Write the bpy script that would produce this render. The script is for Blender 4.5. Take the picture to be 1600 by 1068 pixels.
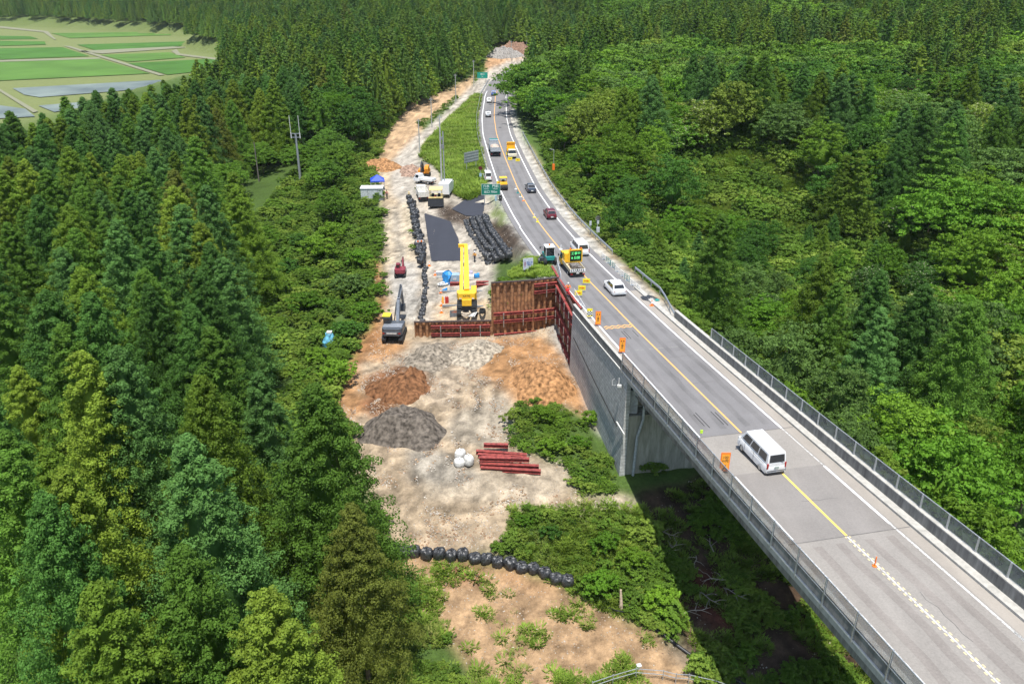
import bpy, math, random
import numpy as np
from math import sin, cos, radians, pi, atan2, hypot, sqrt, floor
from mathutils import Vector, Matrix
C = bpy.context
for o in list(bpy.data.objects): bpy.data.objects.remove(o)
COL = C.scene.collection
rnd = random.Random(7)

# ------------------------------------------------------------------ camera
CAMZ, PITCH, FPX = 34.5, radians(24.4), 1244.0
cam = bpy.data.cameras.new('camera'); cam.lens = 28; cam.sensor_width = 36; cam.clip_start = 1; cam.clip_end = 6000
co = bpy.data.objects.new('camera', cam); COL.objects.link(co)
co.location = (0, 0, CAMZ); co.rotation_euler = (pi/2-PITCH, 0, 0); C.scene.camera = co
# ------------------------------------------------------------------ sky + sun
SUN_EL, SUN_AZ = radians(73), radians(176)          # azimuth clockwise from +Y
w = bpy.data.worlds.new('World'); C.scene.world = w; w.use_nodes = True
wn = w.node_tree; bg = wn.nodes['Background']
sky = wn.nodes.new('ShaderNodeTexSky'); sky.sky_type = 'NISHITA'; sky.sun_disc = False
sky.sun_elevation = SUN_EL; sky.sun_rotation = SUN_AZ; sky.air_density = 1.2; sky.dust_density = 1.0
wn.links.new(sky.outputs[0], bg.inputs[0]); bg.inputs[1].default_value = 0.125
sl = bpy.data.lights.new('sun', 'SUN'); sl.energy = 4.9; sl.angle = radians(.5); sl.color = (1, .965, .90)
so = bpy.data.objects.new('sun', sl); COL.objects.link(so)
sd = Vector((sin(SUN_AZ)*cos(SUN_EL), cos(SUN_AZ)*cos(SUN_EL), sin(SUN_EL)))
so.rotation_euler = (-sd).to_track_quat('-Z', 'Y').to_euler(); so.location = (0, 0, 80)
vs = C.scene.view_settings; vs.view_transform = 'Standard'; vs.look = 'None'; vs.gamma = 1; vs.exposure = 0.42
C.scene.cycles.max_bounces = 5; C.scene.cycles.transparent_max_bounces = 6
C.scene.cycles.use_denoising = True

# ------------------------------------------------------------------ layout helpers
_s, _c = sin(PITCH), cos(PITCH)
def G(px, py, z):
    "point at height z seen at photograph pixel px, py (1600 wide)"
    u = (px-800)/FPX; v = (py-534)/FPX; Z = (CAMZ-z)/(_s+v*_c)
    return Vector((u*Z, (_c-v*_s)*Z, z))
def P(X, Y, Z):
    dz = CAMZ-Z; zc = Y*_c+dz*_s
    return 800+FPX*X/zc, 534+FPX*(dz*_c-Y*_s)/zc, FPX/zc
RC = np.array([(33.2,-10),(31.1,0),(26.9,20),(24.8,30),(22.2,42.3),(21.1,47.1),(20.0,52.9),(19.1,57.1),(17.6,64.3),(15.75,73.1),(13.75,82.5),(11.7,93),(9.8,102.9),(6.5,120.8),(4.1,135.2),(1.3,156),(-1.5,185),(-4.1,215),(-5.3,242),(-5.8,290),(-4,330),(6,390),(25,450)])
RZ = np.array([(-10,4.4),(20,2.45),(42,1.15),(57,.25),(73,-.6),(93,-1.6),(105,-2.3),(121,-2.9),(135,-3.2),(156,-3.3),(185,-3),(219,-2.6),(242,-2.3),(290,-2),(450,-1)])
def _smooth(a, lo, hi):
    y = np.arange(lo, hi, 1.0); v = np.interp(y, a[:, 0], a[:, 1]); k = np.ones(13)/13
    p = np.concatenate([v[0]-(v[1]-v[0])*np.arange(6, 0, -1), v, v[-1]+(v[-1]-v[-2])*np.arange(1, 7)])
    return y, np.convolve(p, k, 'valid')
_ry, _rx = _smooth(RC[:, ::-1], -10, 450); _zy, _zz = _smooth(RZ, -10, 450)
def rx(y): return np.interp(y, _ry, _rx)
def rz(y): return np.interp(y, _zy, _zz)
def rt(y):
    d = rx(y+1.5)-rx(y-1.5); n = np.sqrt(d*d+9); return d/n, 3/n
def roff(X, Y):
    "signed offset from the centre line (right positive)"
    tx, ty = rt(Y); return (X-rx(Y))*ty
def rp(s, off, dz=0):
    tx, ty = rt(s); return Vector((float(rx(s)+off*ty), float(s-off*tx), float(rz(s)+dz)))
def onroad(px, py):
    z = 0
    for _ in range(25): p = G(px, py, z); z = float(rz(p.y))
    return Vector((p.x, p.y, z))
def rhead(y): tx, ty = rt(y); return -atan2(float(tx), float(ty))

# value noise
_ng = np.random.RandomState(3).rand(256, 256)
def vnoise(x, y):
    x = np.asarray(x, float); y = np.asarray(y, float)
    xi = np.floor(x).astype(int); yi = np.floor(y).astype(int); fx = x-xi; fy = y-yi
    fx = fx*fx*(3-2*fx); fy = fy*fy*(3-2*fy)
    g = lambda a, b: _ng[a % 256, b % 256]
    return (g(xi, yi)*(1-fx)+g(xi+1, yi)*fx)*(1-fy)+(g(xi, yi+1)*(1-fx)+g(xi+1, yi+1)*fx)*fy-.5
def fbm(x, y, o=4):
    r = 0; a = 1
    for i in range(o): r = r+a*vnoise(x*2**i+17*i, y*2**i+5*i); a *= .5
    return r
def inpoly(x, y, poly):
    r = np.zeros(np.shape(x), bool); n = len(poly)
    for i in range(n):
        x0, y0 = poly[i]; x1, y1 = poly[(i+1) % n]
        if y0 == y1: continue
        c = (y0 > y) != (y1 > y); r ^= c & (x < (x1-x0)*(y-y0)/(y1-y0)+x0)
    return r

# ------------------------------------------------------------------ terrain height
class RBF:
    def __init__(s, pts, c=5.0):
        a = np.array(pts, float); s.p = a[:, :2]; s.c = c; n = len(a)
        K = s.k(s.p, s.p); L = np.c_[np.ones(n), s.p/100]
        M = np.block([[K+np.eye(n)*.3, L], [L.T, np.zeros((3, 3))]])
        w = np.linalg.solve(M, np.r_[a[:, 2], 0, 0, 0]); s.w = w[:n]; s.l = w[n:]
    def k(s, A, B):
        return -np.sqrt(((A[:, None]-B[None])**2).sum(-1)/100+(s.c/10)**2)
    def __call__(s, X, Y):
        A = np.c_[X.ravel(), Y.ravel()]; out = np.empty(len(A))
        for i in range(0, len(A), 20000):
            a = A[i:i+20000]; out[i:i+20000] = s.k(a, s.p)@s.w+s.l[0]+a/100@s.l[1:]
        return out.reshape(X.shape)
OUT = [(-18.6,79,-10.2),(-15,85,-10),(-15.7,97,-9.2),(-14.5,103,-8.8),(-9,94,-9.1),(-9,97,-10),(-3,94.5,-8.8),(4,92.5,-9.2),(2,98,-10.2),(7,88,-9.8),(9,78,-10.5),(10.5,72,-11.5),(2,82,-9.2),(-3,74,-10.5),(-14,78,-10.4),(-6,83,-9.2),(-5,76.5,-10.4),
 (-4.9,69,-10.6),(-12,72,-10.6),(-17,70,-11),(2,67,-10.8),(-9,66,-11.3),(-11,60,-14.2),(5,55.8,-14.7),(-3,58.3,-14.3),(-2,63.5,-12.2),(-16,62,-13),(7,66,-12.2),(8,59,-13.5),(11,69,-12),(19,70,-12),(24,67,-13),
 (14,55,-15),(-2.5,46.6,-15.8),(15,47,-16.3),(25,50,-17.5),(32,60,-18),(42,60,-18),(35,40,-19.5),(20,30,-18),(0,30,-17),(-15,50,-14.5),(-30,60,-13),(-30,40,-14),(-50,60,-12),(-24,97,-9.8),(-30,90,-11),(-30,120,-9),
 (-20,116,-7.9),(-17.5,119,-7.7),(-24,130,-7.6),(-19,130,-6.9),(-20.5,141,-6),(-28,157,-4.6),(-20,155,-4.6),(-47,176,-6),(-40,140,-8),(-60,110,-12),(-90,100,-12),(-90,150,-12),(-70,200,-8),(-50,240,-3.5),(-95,220,-10),(-120,200,-11),
 (-110,170,-12),(-100,270,-8),(-90,330,-4),(-60,300,0),(-60,380,5),(-120,420,-2),(-100,480,8),(-170,300,-9),(-170,420,-9),(-250,400,-9),(-300,600,-9),(-250,700,-9),(-500,850,-9),(-400,500,-9),(-180,520,-6),(-150,620,8),
 (-24.7,155,-4.5),(-25.5,215,-3.5),(-32,215,-3.3),(-22,260,-3.2),(-20,304,-3),(-8,370,-2.7),(0,426,-2.4),(-14,350,-2.6),(-12,160,-4.2),(-14,200,-4.5),(-14,250,-4),(-13,300,-3.4),(-5,410,-2.4),
 (14,120,-3.6),(11,140,-3.8),(8,165,-3.8),(4,200,-3),(3,240,-2.6),(5,290,-1.5),(20,108,-5),(22,125,-7),(30,100,-12),(18,150,-4.5),(22,165,-5),(28,135,-8.5),(38,90,-15),(24,85,-11),(40,75,-17),(44,148,-6.5),(48,165,-2.5),(55,180,1.5),(36,150,-5.5),(36,166,-2.5),(38,128,-9.5),(60,140,-11),(90,130,-9),(107,180,-3),(60,200,-4),(40,240,-1),(15,300,0),
 (60,300,3),(120,300,5),(200,350,10),(150,150,-4),(200,200,4),(80,60,-16),(60,100,-15),(120,60,-12),(150,90,-6),(60,30,-19),
 (0,480,3),(40,480,6),(0,600,22),(-60,520,16),(-80,650,25),(100,450,16),(200,500,28),(320,400,34),(100,650,45),(300,700,70),(-200,700,22),(-300,1000,26),(-500,1050,16),(-700,1000,8),(-450,1200,60),(0,1000,80),(400,1200,120),(-900,1400,60)]
BACK = [(-13,99,-7.2),(-6,103,-7.1),(-10,112,-7),(-2.5,101,-6.9),(-11,123,-6.7),(-13.5,123,-6.7),(-16,140,-5.7),(-14.5,149,-4.7),(-8,148,-4.7),(-9,135,-5.9),(-5.2,125,-6.3),(-3.4,113,-6.8),
 (4,104,-2.6),(0.5,104,-2.9),(-1.8,108,-5.6),(2.4,112,-3.1),(-2.2,116,-6.7),(-0.3,119.3,-6.4),(.8,122.8,-3.7),(2,118,-3.2),(-1,124.2,-3.7),(-3.5,133,-4),(-5,141,-4.2),(0,135,-3.7),(0,148,-3.8),(-4,150,-4),(5,110,-2.8)]
f_out, f_back = RBF(OUT), RBF(BACK, 3.0)
PLAT = [(-13.2,99.1),(-2.7,99.5),(6.1,101.7),(8.6,100.5),(8.4,106),(2.9,125),(-3,158),(-10,153),(-16.2,151),(-17.2,140),(-14.9,123),(-13.6,110)]
def LB(Y): return np.interp(Y, [88.2,89.2,101.5,101.7], [-4.8,-4.0,-3.5,-4.8])
def height(X, Y, detail=True):
    X = np.asarray(X, float); Y = np.asarray(Y, float); sh = X.shape
    X = np.atleast_1d(X); Y = np.atleast_1d(Y)
    z = f_out(X, Y)
    z = np.maximum(z, -22)
    pad = (Y > 265) & (X < -160+0*Y) & (z < -3); z = np.where(pad, -9.3, z)
    pl = inpoly(X, Y, PLAT); z = np.where(pl, f_back(X, Y), z)
    if detail:
        d = fbm(X/2.5, Y/2.5)*.35+fbm(X/9+50, Y/9)*.5
        fl = np.clip((abs(X+4)-16)/6, .25, 1); fl = np.where((Y > 98)&(X > -25)&(X < 10), .12, fl)
        z = z+d*np.where(pad | pl, .12, fl)
        fill = (Y > 62)&(Y < 98)&(X > -20)&(X < 9)
        z = z+np.where(fill, fbm(X/1.1+9, Y/1.1, 4)*.22+.8*np.exp(-(((X+3)/5)**2+((Y-93)/3.0)**2))+1.2*np.exp(-(((X-4)/4)**2+((Y-85)/4.0)**2))*(fbm(X/3, Y/3)*.4+1)+1.0*np.exp(-(((X+11.5)/3.5)**2+((Y-85)/4)**2))*(1+fbm(X, Y)), 0)
    # road embankment
    o = roff(X, Y); r = rz(Y)-.06
    left = (o < 0)
    lw = np.where(Y < 150, 1.5, 5.0)
    k = np.where(left, np.where(Y < 101.6, (o > LB(Y))*1.0, np.clip(1-(-o-5.4)/lw, 0, 1)), np.clip(1-(o-6.4)/np.where(Y < 115, 9., 7.), 0, 1))
    k = np.where(Y > 71.3, k, 0); k = k*k*(3-2*k)
    z = z*(1-k)+r*k
    z = np.where((Y > 71.3)&(o > LB(Y))&(o < 6), r-.05, z)
    return z.reshape(sh)
def hz(x, y): return float(height(np.array([x]), np.array([y]))[0])
def hit(px, py, zg=None):
    "where the sight line through a photograph pixel meets the ground"
    a = Vector((0, 0, CAMZ)); b = G(px, py, CAMZ-10)-a
    t = np.concatenate([np.arange(20, 260, .35), np.arange(260, 1500, 3)])/b.length
    X, Y, Z = b.x*t, b.y*t, CAMZ+b.z*t
    h = height(X, Y); i = np.argmax(Z < h)
    return Vector((float(X[i]), float(Y[i]), float(h[i])))

# ------------------------------------------------------------------ materials
def new_mat(name):
    m = bpy.data.materials.new(name); m.use_nodes = True; nt = m.node_tree
    return m, nt, nt.nodes['Principled BSDF'], nt.nodes, nt.links
_mats = {}
def mat(name, col, rough=.6, metal=0, var=.12, scale=4, bump=0, spec=.5, alpha=1, emit=0, var2=None):
    if name in _mats: return _mats[name]
    m, nt, b, N, L = new_mat(name)
    tc = N.new('ShaderNodeTexCoord'); nz = N.new('ShaderNodeTexNoise'); nz.inputs['Scale'].default_value = scale; nz.inputs['Detail'].default_value = 5
    L.new(tc.outputs['Object'], nz.inputs['Vector'])
    r = N.new('ShaderNodeValToRGB'); c = np.array(col[:3])
    lo = c*(1-var*2.2) if var2 is None else np.array(var2); hi = np.minimum(c*(1+var*1.2), 1)
    r.color_ramp.elements[0].position = .3; r.color_ramp.elements[1].position = .7
    r.color_ramp.elements[0].color = (*np.maximum(lo, 0), 1); r.color_ramp.elements[1].color = (*hi, 1)
    L.new(nz.outputs[0], r.inputs[0]); L.new(r.outputs[0], b.inputs['Base Color'])
    b.inputs['Roughness'].default_value = rough; b.inputs['Metallic'].default_value = metal; b.inputs['Specular IOR Level'].default_value = spec
    if alpha < 1: b.inputs['Alpha'].default_value = alpha
    if emit: b.inputs['Emission Color'].default_value = (*col, 1); b.inputs['Emission Strength'].default_value = emit
    if bump:
        bp = N.new('ShaderNodeBump'); bp.inputs['Strength'].default_value = bump; bp.inputs['Distance'].default_value = .05
        L.new(nz.outputs[0], bp.inputs['Height']); L.new(bp.outputs[0], b.inputs['Normal'])
    _mats[name] = m; return m
white = mat('white_paint', (.78,.78,.77), .25, var=.03, spec=.6)
offwhite = mat('off_white_metal', (.62,.62,.59), .45, var=.08)
glassm = mat('dark_glass', (.018,.022,.026), .08, var=.2, spec=.8)
rubber = mat('black_rubber', (.02,.02,.02), .8, var=.2)
blackp = mat('black_plastic', (.022,.022,.024), .45, var=.2)
chrome = mat('grey_metal', (.45,.46,.47), .35, .7, var=.08)
galv = mat('galvanised_steel', (.48,.50,.52), .45, .55, var=.12, scale=8)
redlamp = mat('red_lamp', (.35,.02,.015), .25)
yellow = mat('yellow_paint', (.86,.50,.03), .4, var=.06)
yellowS = mat('yellow_sign_face', (.85,.72,.03), .5, var=.04)
orange = mat('orange_board', (.92,.20,.02), .5, var=.05)
orange2 = mat('amber_board', (.95,.38,.03), .5, var=.05)
redp = mat('red_paint', (.42,.035,.03), .45, var=.12)
maroon = mat('maroon_beam_paint', (.29,.058,.048), .6, var=.25, scale=3)
rust = mat('rusty_steel', (.33,.165,.075), .8, var=.35, scale=2.2, var2=(.11,.048,.024))
greyd = mat('dark_grey_paint', (.05,.055,.06), .45, var=.15)
greym = mat('mid_grey_paint', (.20,.21,.22), .45, var=.12)
teal = mat('teal_paint', (.02,.26,.24), .4)
bluet = mat('blue_tarpaulin', (.03,.26,.62), .5, var=.2, bump=.4)
blued = mat('deep_blue_canvas', (.02,.07,.55), .5)
bagm = mat('black_bag_plastic', (.040,.042,.046), .42, var=.4, scale=5, bump=1.0, spec=.6, var2=(.012,.013,.015))
wbagm = mat('white_bag_cloth', (.66,.65,.62), .8, var=.12, scale=5, bump=.6)
wood = mat('weathered_wood', (.30,.21,.13), .85, var=.3)
skin = mat('skin', (.45,.26,.18), .6)
conc = mat('pale_concrete', (.36,.345,.31), .85, var=.16, scale=1.4, bump=.2)
signgreen = mat('green_sign_face', (.005,.17,.12), .4, var=.04)
textw = mat('white_lettering', (.8,.85,.82), .5, var=.02)
textb = mat('black_lettering', (.02,.02,.02), .6, var=.02)
textr = mat('dark_red_lettering', (.25,.02,.02), .6, var=.02)

def asphalt(name, col, grain=.35, patch=.18, stain=(.0,.0,.0)):
    m, nt, b, N, L = new_mat(name)
    tc = N.new('ShaderNodeTexCoord')
    a = N.new('ShaderNodeTexNoise'); a.inputs['Scale'].default_value = 7; a.inputs['Detail'].default_value = 8; a.inputs['Roughness'].default_value = .75
    p = N.new('ShaderNodeTexNoise'); p.inputs['Scale'].default_value = .22; p.inputs['Detail'].default_value = 4
    mp = N.new('ShaderNodeMapping'); mp.inputs['Scale'].default_value = (3.2, .22, 1); mp.inputs['Rotation'].default_value = (0, 0, radians(-11.8))
    L.new(tc.outputs['Object'], mp.inputs[0]); L.new(mp.outputs[0], p.inputs['Vector']); L.new(tc.outputs['Object'], a.inputs['Vector'])
    p2 = N.new('ShaderNodeTexNoise'); p2.inputs['Scale'].default_value = .35; p2.inputs['Detail'].default_value = 6; L.new(tc.outputs['Object'], p2.inputs['Vector'])
    ad = N.new('ShaderNodeMath'); ad.operation = 'MULTIPLY_ADD'; L.new(p.outputs[0], ad.inputs[0]); ad.inputs[1].default_value = patch*2; ad.inputs[2].default_value = 1-patch
    ad2 = N.new('ShaderNodeMath'); ad2.operation = 'MULTIPLY_ADD'; L.new(a.outputs[0], ad2.inputs[0]); ad2.inputs[1].default_value = grain*2; ad2.inputs[2].default_value = -grain
    ad4 = N.new('ShaderNodeMath'); ad4.operation = 'MULTIPLY_ADD'; L.new(p2.outputs[0], ad4.inputs[0]); ad4.inputs[1].default_value = patch*2; ad4.inputs[2].default_value = -patch
    ad3 = N.new('ShaderNodeMath'); L.new(ad.outputs[0], ad3.inputs[0]); L.new(ad2.outputs[0], ad3.inputs[1])
    ad5 = N.new('ShaderNodeMath'); L.new(ad3.outputs[0], ad5.inputs[0]); L.new(ad4.outputs[0], ad5.inputs[1])
    mx = N.new('ShaderNodeVectorMath'); mx.operation = 'SCALE'; mx.inputs[0].default_value = col; L.new(ad5.outputs[0], mx.inputs['Scale'])
    L.new(mx.outputs[0], b.inputs['Base Color']); b.inputs['Roughness'].default_value = .9; b.inputs['Specular IOR Level'].default_value = .25
    bp = N.new('ShaderNodeBump'); bp.inputs['Strength'].default_value = .4; bp.inputs['Distance'].default_value = .02; L.new(a.outputs[0], bp.inputs['Height']); L.new(bp.outputs[0], b.inputs['Normal'])
    return m
asph = asphalt('road_asphalt', (.185,.178,.178), .25, .16)
asph_old = asphalt('worn_asphalt', (.265,.245,.222), .4, .16)
asph_new = asphalt('fresh_asphalt', (.043,.046,.058), .12, .10)
shoulder_m = asphalt('shoulder_surface', (.31,.28,.245), .2, .2)
def paint(name, col, wear=.45):
    m, nt, b, N, L = new_mat(name); tc = N.new('ShaderNodeTexCoord'); a = N.new('ShaderNodeTexNoise'); a.inputs['Scale'].default_value = 5; a.inputs['Detail'].default_value = 8; a.inputs['Roughness'].default_value = .8
    L.new(tc.outputs['Object'], a.inputs['Vector']); r = N.new('ShaderNodeValToRGB'); r.color_ramp.elements[0].position = wear-.12; r.color_ramp.elements[1].position = wear+.03
    r.color_ramp.elements[0].color = (.2,.19,.18,1); r.color_ramp.elements[1].color = (*col, 1)
    L.new(a.outputs[0], r.inputs[0]); L.new(r.outputs[0], b.inputs['Base Color']); b.inputs['Roughness'].default_value = .7
    return m
p_white = paint('white_road_paint', (.8,.8,.78), .34); p_worn = paint('worn_white_road_paint', (.62,.61,.58), .50)
p_orange = paint('orange_road_paint', (.80,.42,.12), .36); p_yellow = paint('yellow_road_paint', (.85,.60,.12), .32)

def concrete_mat(name, c1, c2, streak=True, blocks=False):
    m, nt, b, N, L = new_mat(name); tc = N.new('ShaderNodeTexCoord')
    mp = N.new('ShaderNodeMapping'); mp.inputs['Scale'].default_value = (1.6, 1.6, .25 if streak else 1.6); L.new(tc.outputs['Object'], mp.inputs[0])
    a = N.new('ShaderNodeTexNoise'); a.inputs['Scale'].default_value = 1.3; a.inputs['Detail'].default_value = 9; a.inputs['Roughness'].default_value = .68; L.new(mp.outputs[0], a.inputs['Vector'])
    r = N.new('ShaderNodeValToRGB'); r.color_ramp.elements[0].position = .34; r.color_ramp.elements[1].position = .66; r.color_ramp.elements[0].color = (*c1, 1); r.color_ramp.elements[1].color = (*c2, 1)
    L.new(a.outputs[0], r.inputs[0]); out = r.outputs[0]; h = a.outputs[0]
    if blocks:
        sx = N.new('ShaderNodeSeparateXYZ'); L.new(tc.outputs['Object'], sx.inputs[0]); cx = N.new('ShaderNodeCombineXYZ'); L.new(sx.outputs[1], cx.inputs[0]); L.new(sx.outputs[2], cx.inputs[1])
        br = N.new('ShaderNodeTexBrick'); br.inputs['Scale'].default_value = 1; br.inputs['Brick Width'].default_value = .55; br.inputs['Row Height'].default_value = .38; br.inputs['Mortar Size'].default_value = .03
        br.inputs['Color1'].default_value = (1,1,1,1); br.inputs['Color2'].default_value = (.85,.86,.87,1); br.inputs['Mortar'].default_value = (.62,.62,.60,1); L.new(cx.outputs[0], br.inputs['Vector'])
        mm = N.new('ShaderNodeMix'); mm.data_type = 'RGBA'; mm.blend_type = 'MULTIPLY'; mm.inputs[0].default_value = 1; L.new(out, mm.inputs[6]); L.new(br.outputs[0], mm.inputs[7]); out = mm.outputs[2]; h = br.outputs[0]
    L.new(out, b.inputs['Base Color']); b.inputs['Roughness'].default_value = .9; b.inputs['Specular IOR Level'].default_value = .2
    bp = N.new('ShaderNodeBump'); bp.inputs['Strength'].default_value = .5; bp.inputs['Distance'].default_value = .05; L.new(h, bp.inputs['Height']); L.new(bp.outputs[0], b.inputs['Normal'])
    return m
c_par = concrete_mat('stained_parapet_concrete', (.13,.125,.118), (.30,.29,.27))
c_abut = concrete_mat('mossy_concrete', (.20,.205,.165), (.42,.41,.36))
c_wall = concrete_mat('block_wall', (.38,.38,.37), (.60,.60,.58), False, True)
c_edge = concrete_mat('pale_edge_concrete', (.34,.33,.30), (.50,.48,.44))

# ------------------------------------------------------------------ mesh builder
class MB:
    def __init__(s): s.v = []; s.f = []
    def add(s, vv, ff):
        n = len(s.v); s.v += [tuple(p) for p in vv]; s.f += [tuple(i+n for i in f) for f in ff]; return s
    def box(s, c, d, R=None, taper=1, ty=None):
        ty = taper if ty is None else ty
        x, y, z = [k/2 for k in d]; vv = []
        for sz, t, u in ((-1, 1, 1), (1, taper, ty)):
            for sx, sy in ((-1,-1),(1,-1),(1,1),(-1,1)):
                p = Vector((sx*x*t, sy*y*u, sz*z)); p = R@p if R is not None else p; vv.append(p+Vector(c))
        return s.add(vv, [(3,2,1,0),(4,5,6,7),(0,1,5,4),(1,2,6,5),(2,3,7,6),(3,0,4,7)])
    def beam(s, a, b, w, h, up=(0,0,1)):
        a = Vector(a); b = Vector(b); d = (b-a).normalized(); x = d.cross(Vector(up)).normalized(); z = x.cross(d)
        vv = []
        for p in (a, b):
            for i, j in ((-1,-1),(1,-1),(1,1),(-1,1)): vv.append(p+x*i*w/2+z*j*h/2)
        return s.add(vv, [(0,1,2,3),(7,6,5,4),(0,4,5,1),(1,5,6,2),(2,6,7,3),(3,7,4,0)])
    def ibeam(s, a, b, w, h, t=.03):
        a = Vector(a); b = Vector(b); d = (b-a).normalized(); x = d.cross(Vector((0,0,1))).normalized(); z = x.cross(d)
        for q in (-1, 1): s.beam(a+z*q*(h/2-t/2), b+z*q*(h/2-t/2), w, t, z)
        return s.beam(a, b, t, h-2*t-.004, z)
    def tube(s, pts, r, n=8, cap=True):
        pts = [Vector(p) for p in pts]; m = len(pts); r = r if isinstance(r, (list, tuple)) else [r]*m
        vv = []; up = Vector((0, 0, 1)); px = None
        for i, p in enumerate(pts):
            d = (pts[min(i+1, m-1)]-pts[max(i-1, 0)]).normalized()
            x = d.cross(Vector((0,1,0)) if abs(d.z) > .9 else up).normalized()
            if px is not None and x.dot(px) < 0: x = -x
            px = x; y = d.cross(x)
            for k in range(n): a = 2*pi*k/n; vv.append(p+(x*cos(a)+y*sin(a))*r[i])
        ff = [(i*n+k, i*n+(k+1) % n, (i+1)*n+(k+1) % n, (i+1)*n+k) for i in range(m-1) for k in range(n)]
        if cap: ff += [tuple(range(n))[::-1], tuple(range((m-1)*n, m*n))]
        return s.add(vv, ff)
    def loft(s, rings, closed=True, caps=True):
        n = len(rings[0]); m = len(rings); vv = [p for r in rings for p in r]; q = n if closed else n-1
        ff = [(i*n+k, i*n+(k+1) % n, (i+1)*n+(k+1) % n, (i+1)*n+k) for i in range(m-1) for k in range(q)]
        if caps: ff += [tuple(range(n))[::-1], tuple(range((m-1)*n, m*n))]
        return s.add(vv, ff)
    def prism(s, poly, x0, x1, ax='x'):
        "poly of (a, b) extruded along an axis: x -> (y, z), y -> (x, z), z -> (x, y)"
        f = {'x': lambda t, a, b: (t, a, b), 'y': lambda t, a, b: (a, t, b), 'z': lambda t, a, b: (a, b, t)}[ax]
        return s.loft([[f(x0, a, b) for a, b in poly], [f(x1, a, b) for a, b in poly]])
    def panel(s, a, b, c, d, u0=0, u1=1, v0=0, v1=1, off=.008):
        "quad inside face a b c d (a-b bottom, d-c top), pushed out"
        a, b, c, d = map(Vector, (a, b, c, d)); n = (b-a).cross(d-a).normalized()*off
        f = lambda u, v: (a*(1-u)+b*u)*(1-v)+(d*(1-u)+c*u)*v+n
        return s.add([f(u0, v0), f(u1, v0), f(u1, v1), f(u0, v1)], [(0,1,2,3)])
    def build(s, name, m=None, parent=None, smooth=False, bevel=0, loc=None):
        me = bpy.data.meshes.new(name); me.from_pydata(s.v, [], s.f); me.update()
        if m: me.materials.append(m)
        if smooth:
            me.polygons.foreach_set('use_smooth', [True]*len(me.polygons)); me.set_sharp_from_angle(angle=radians(40))
        o = bpy.data.objects.new(name, me); COL.objects.link(o)
        if parent is not None: o.parent = parent
        if loc is not None: o.location = loc
        if bevel:
            b = o.modifiers.new('bevel', 'BEVEL'); b.width = bevel; b.segments = 2; b.limit_method = 'ANGLE'
        return o
def npmesh(name, V, F, m, smooth=False):
    me = bpy.data.meshes.new(name); V = np.asarray(V, np.float32); F = np.asarray(F, np.int32); k = F.shape[1]
    me.vertices.add(len(V)); me.vertices.foreach_set('co', V.ravel()); me.loops.add(F.size); me.loops.foreach_set('vertex_index', F.ravel())
    me.polygons.add(len(F)); me.polygons.foreach_set('loop_start', np.arange(0, F.size, k, dtype=np.int32)); me.polygons.foreach_set('loop_total', np.full(len(F), k, np.int32))
    if smooth: me.polygons.foreach_set('use_smooth', np.ones(len(F), bool))
    me.update(calc_edges=True); me.validate(); 
    if m: me.materials.append(m)
    return me
def tag(o, label=None, cat=None, group=None, kind=None):
    for k, v in (('label', label), ('category', cat), ('group', group), ('kind', kind)):
        if v: o[k] = v
    return o
def thing(name, label, cat, loc=(0,0,0), rot=0, group=None, tilt=None):
    o = bpy.data.objects.new(name, None); COL.objects.link(o); o.location = loc; o.rotation_euler = tilt if tilt else (0, 0, rot); o.empty_display_size = .3
    return tag(o, label, cat, group)
def dup(o, loc=None, rot=None, label=None, group=None, scale=None):
    r = o.copy(); COL.objects.link(r)
    for ch in list(o.children):
        c = ch.copy(); COL.objects.link(c); c.parent = r
        for g in ch.children: d = g.copy(); COL.objects.link(d); d.parent = c
    if loc is not None: r.location = loc
    if rot is not None: r.rotation_euler = rot if isinstance(rot, tuple) else (0, 0, rot)
    if scale: r.scale = scale if isinstance(scale, tuple) else (scale,)*3
    if label: r['label'] = label
    if group: r['group'] = group
    return r
def label3d(name, txt, size, m, parent, loc, rot=(pi/2, 0, 0), sx=1):
    cu = bpy.data.curves.new(name, 'FONT'); cu.body = txt; cu.size = size; cu.align_x = 'CENTER'; cu.align_y = 'CENTER'; cu.extrude = .004; cu.space_line = .95
    t = bpy.data.objects.new(name+'_src', cu); COL.objects.link(t); C.view_layer.update()
    me = bpy.data.meshes.new_from_object(t.evaluated_get(C.evaluated_depsgraph_get())); bpy.data.objects.remove(t)
    me.materials.clear(); me.materials.append(m); o = bpy.data.objects.new(name, me); COL.objects.link(o); o.parent = parent; o.location = loc; o.rotation_euler = rot; o.scale = (sx, 1, 1)
    return o
def struct(o): o['kind'] = 'structure'; return o
# ================================================================== GROUND
def axis(lo, a, b, hi, st, gr):
    m = list(np.arange(a, b, st)); x = a; d = st; l = []
    while x > lo: d *= gr; x -= d; l.append(x)
    x = m[-1]; d = st; r = []
    while x < hi: d *= gr; x += d; r.append(x)
    return np.array(l[::-1]+m+r)
gx = axis(-1500, -30, 36, 1500, .36, 1.035); gy = axis(4, 42, 128, 2600, .36, 1.022)
GX, GY = np.meshgrid(gx, gy); GZ = height(GX, GY)
_dz = CAMZ-GZ; _zc = np.maximum(GY*_c+_dz*_s, 1); SX = 800+FPX*GX/_zc; SY = 534+FPX*(_dz*_c-GY*_s)/_zc
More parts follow.
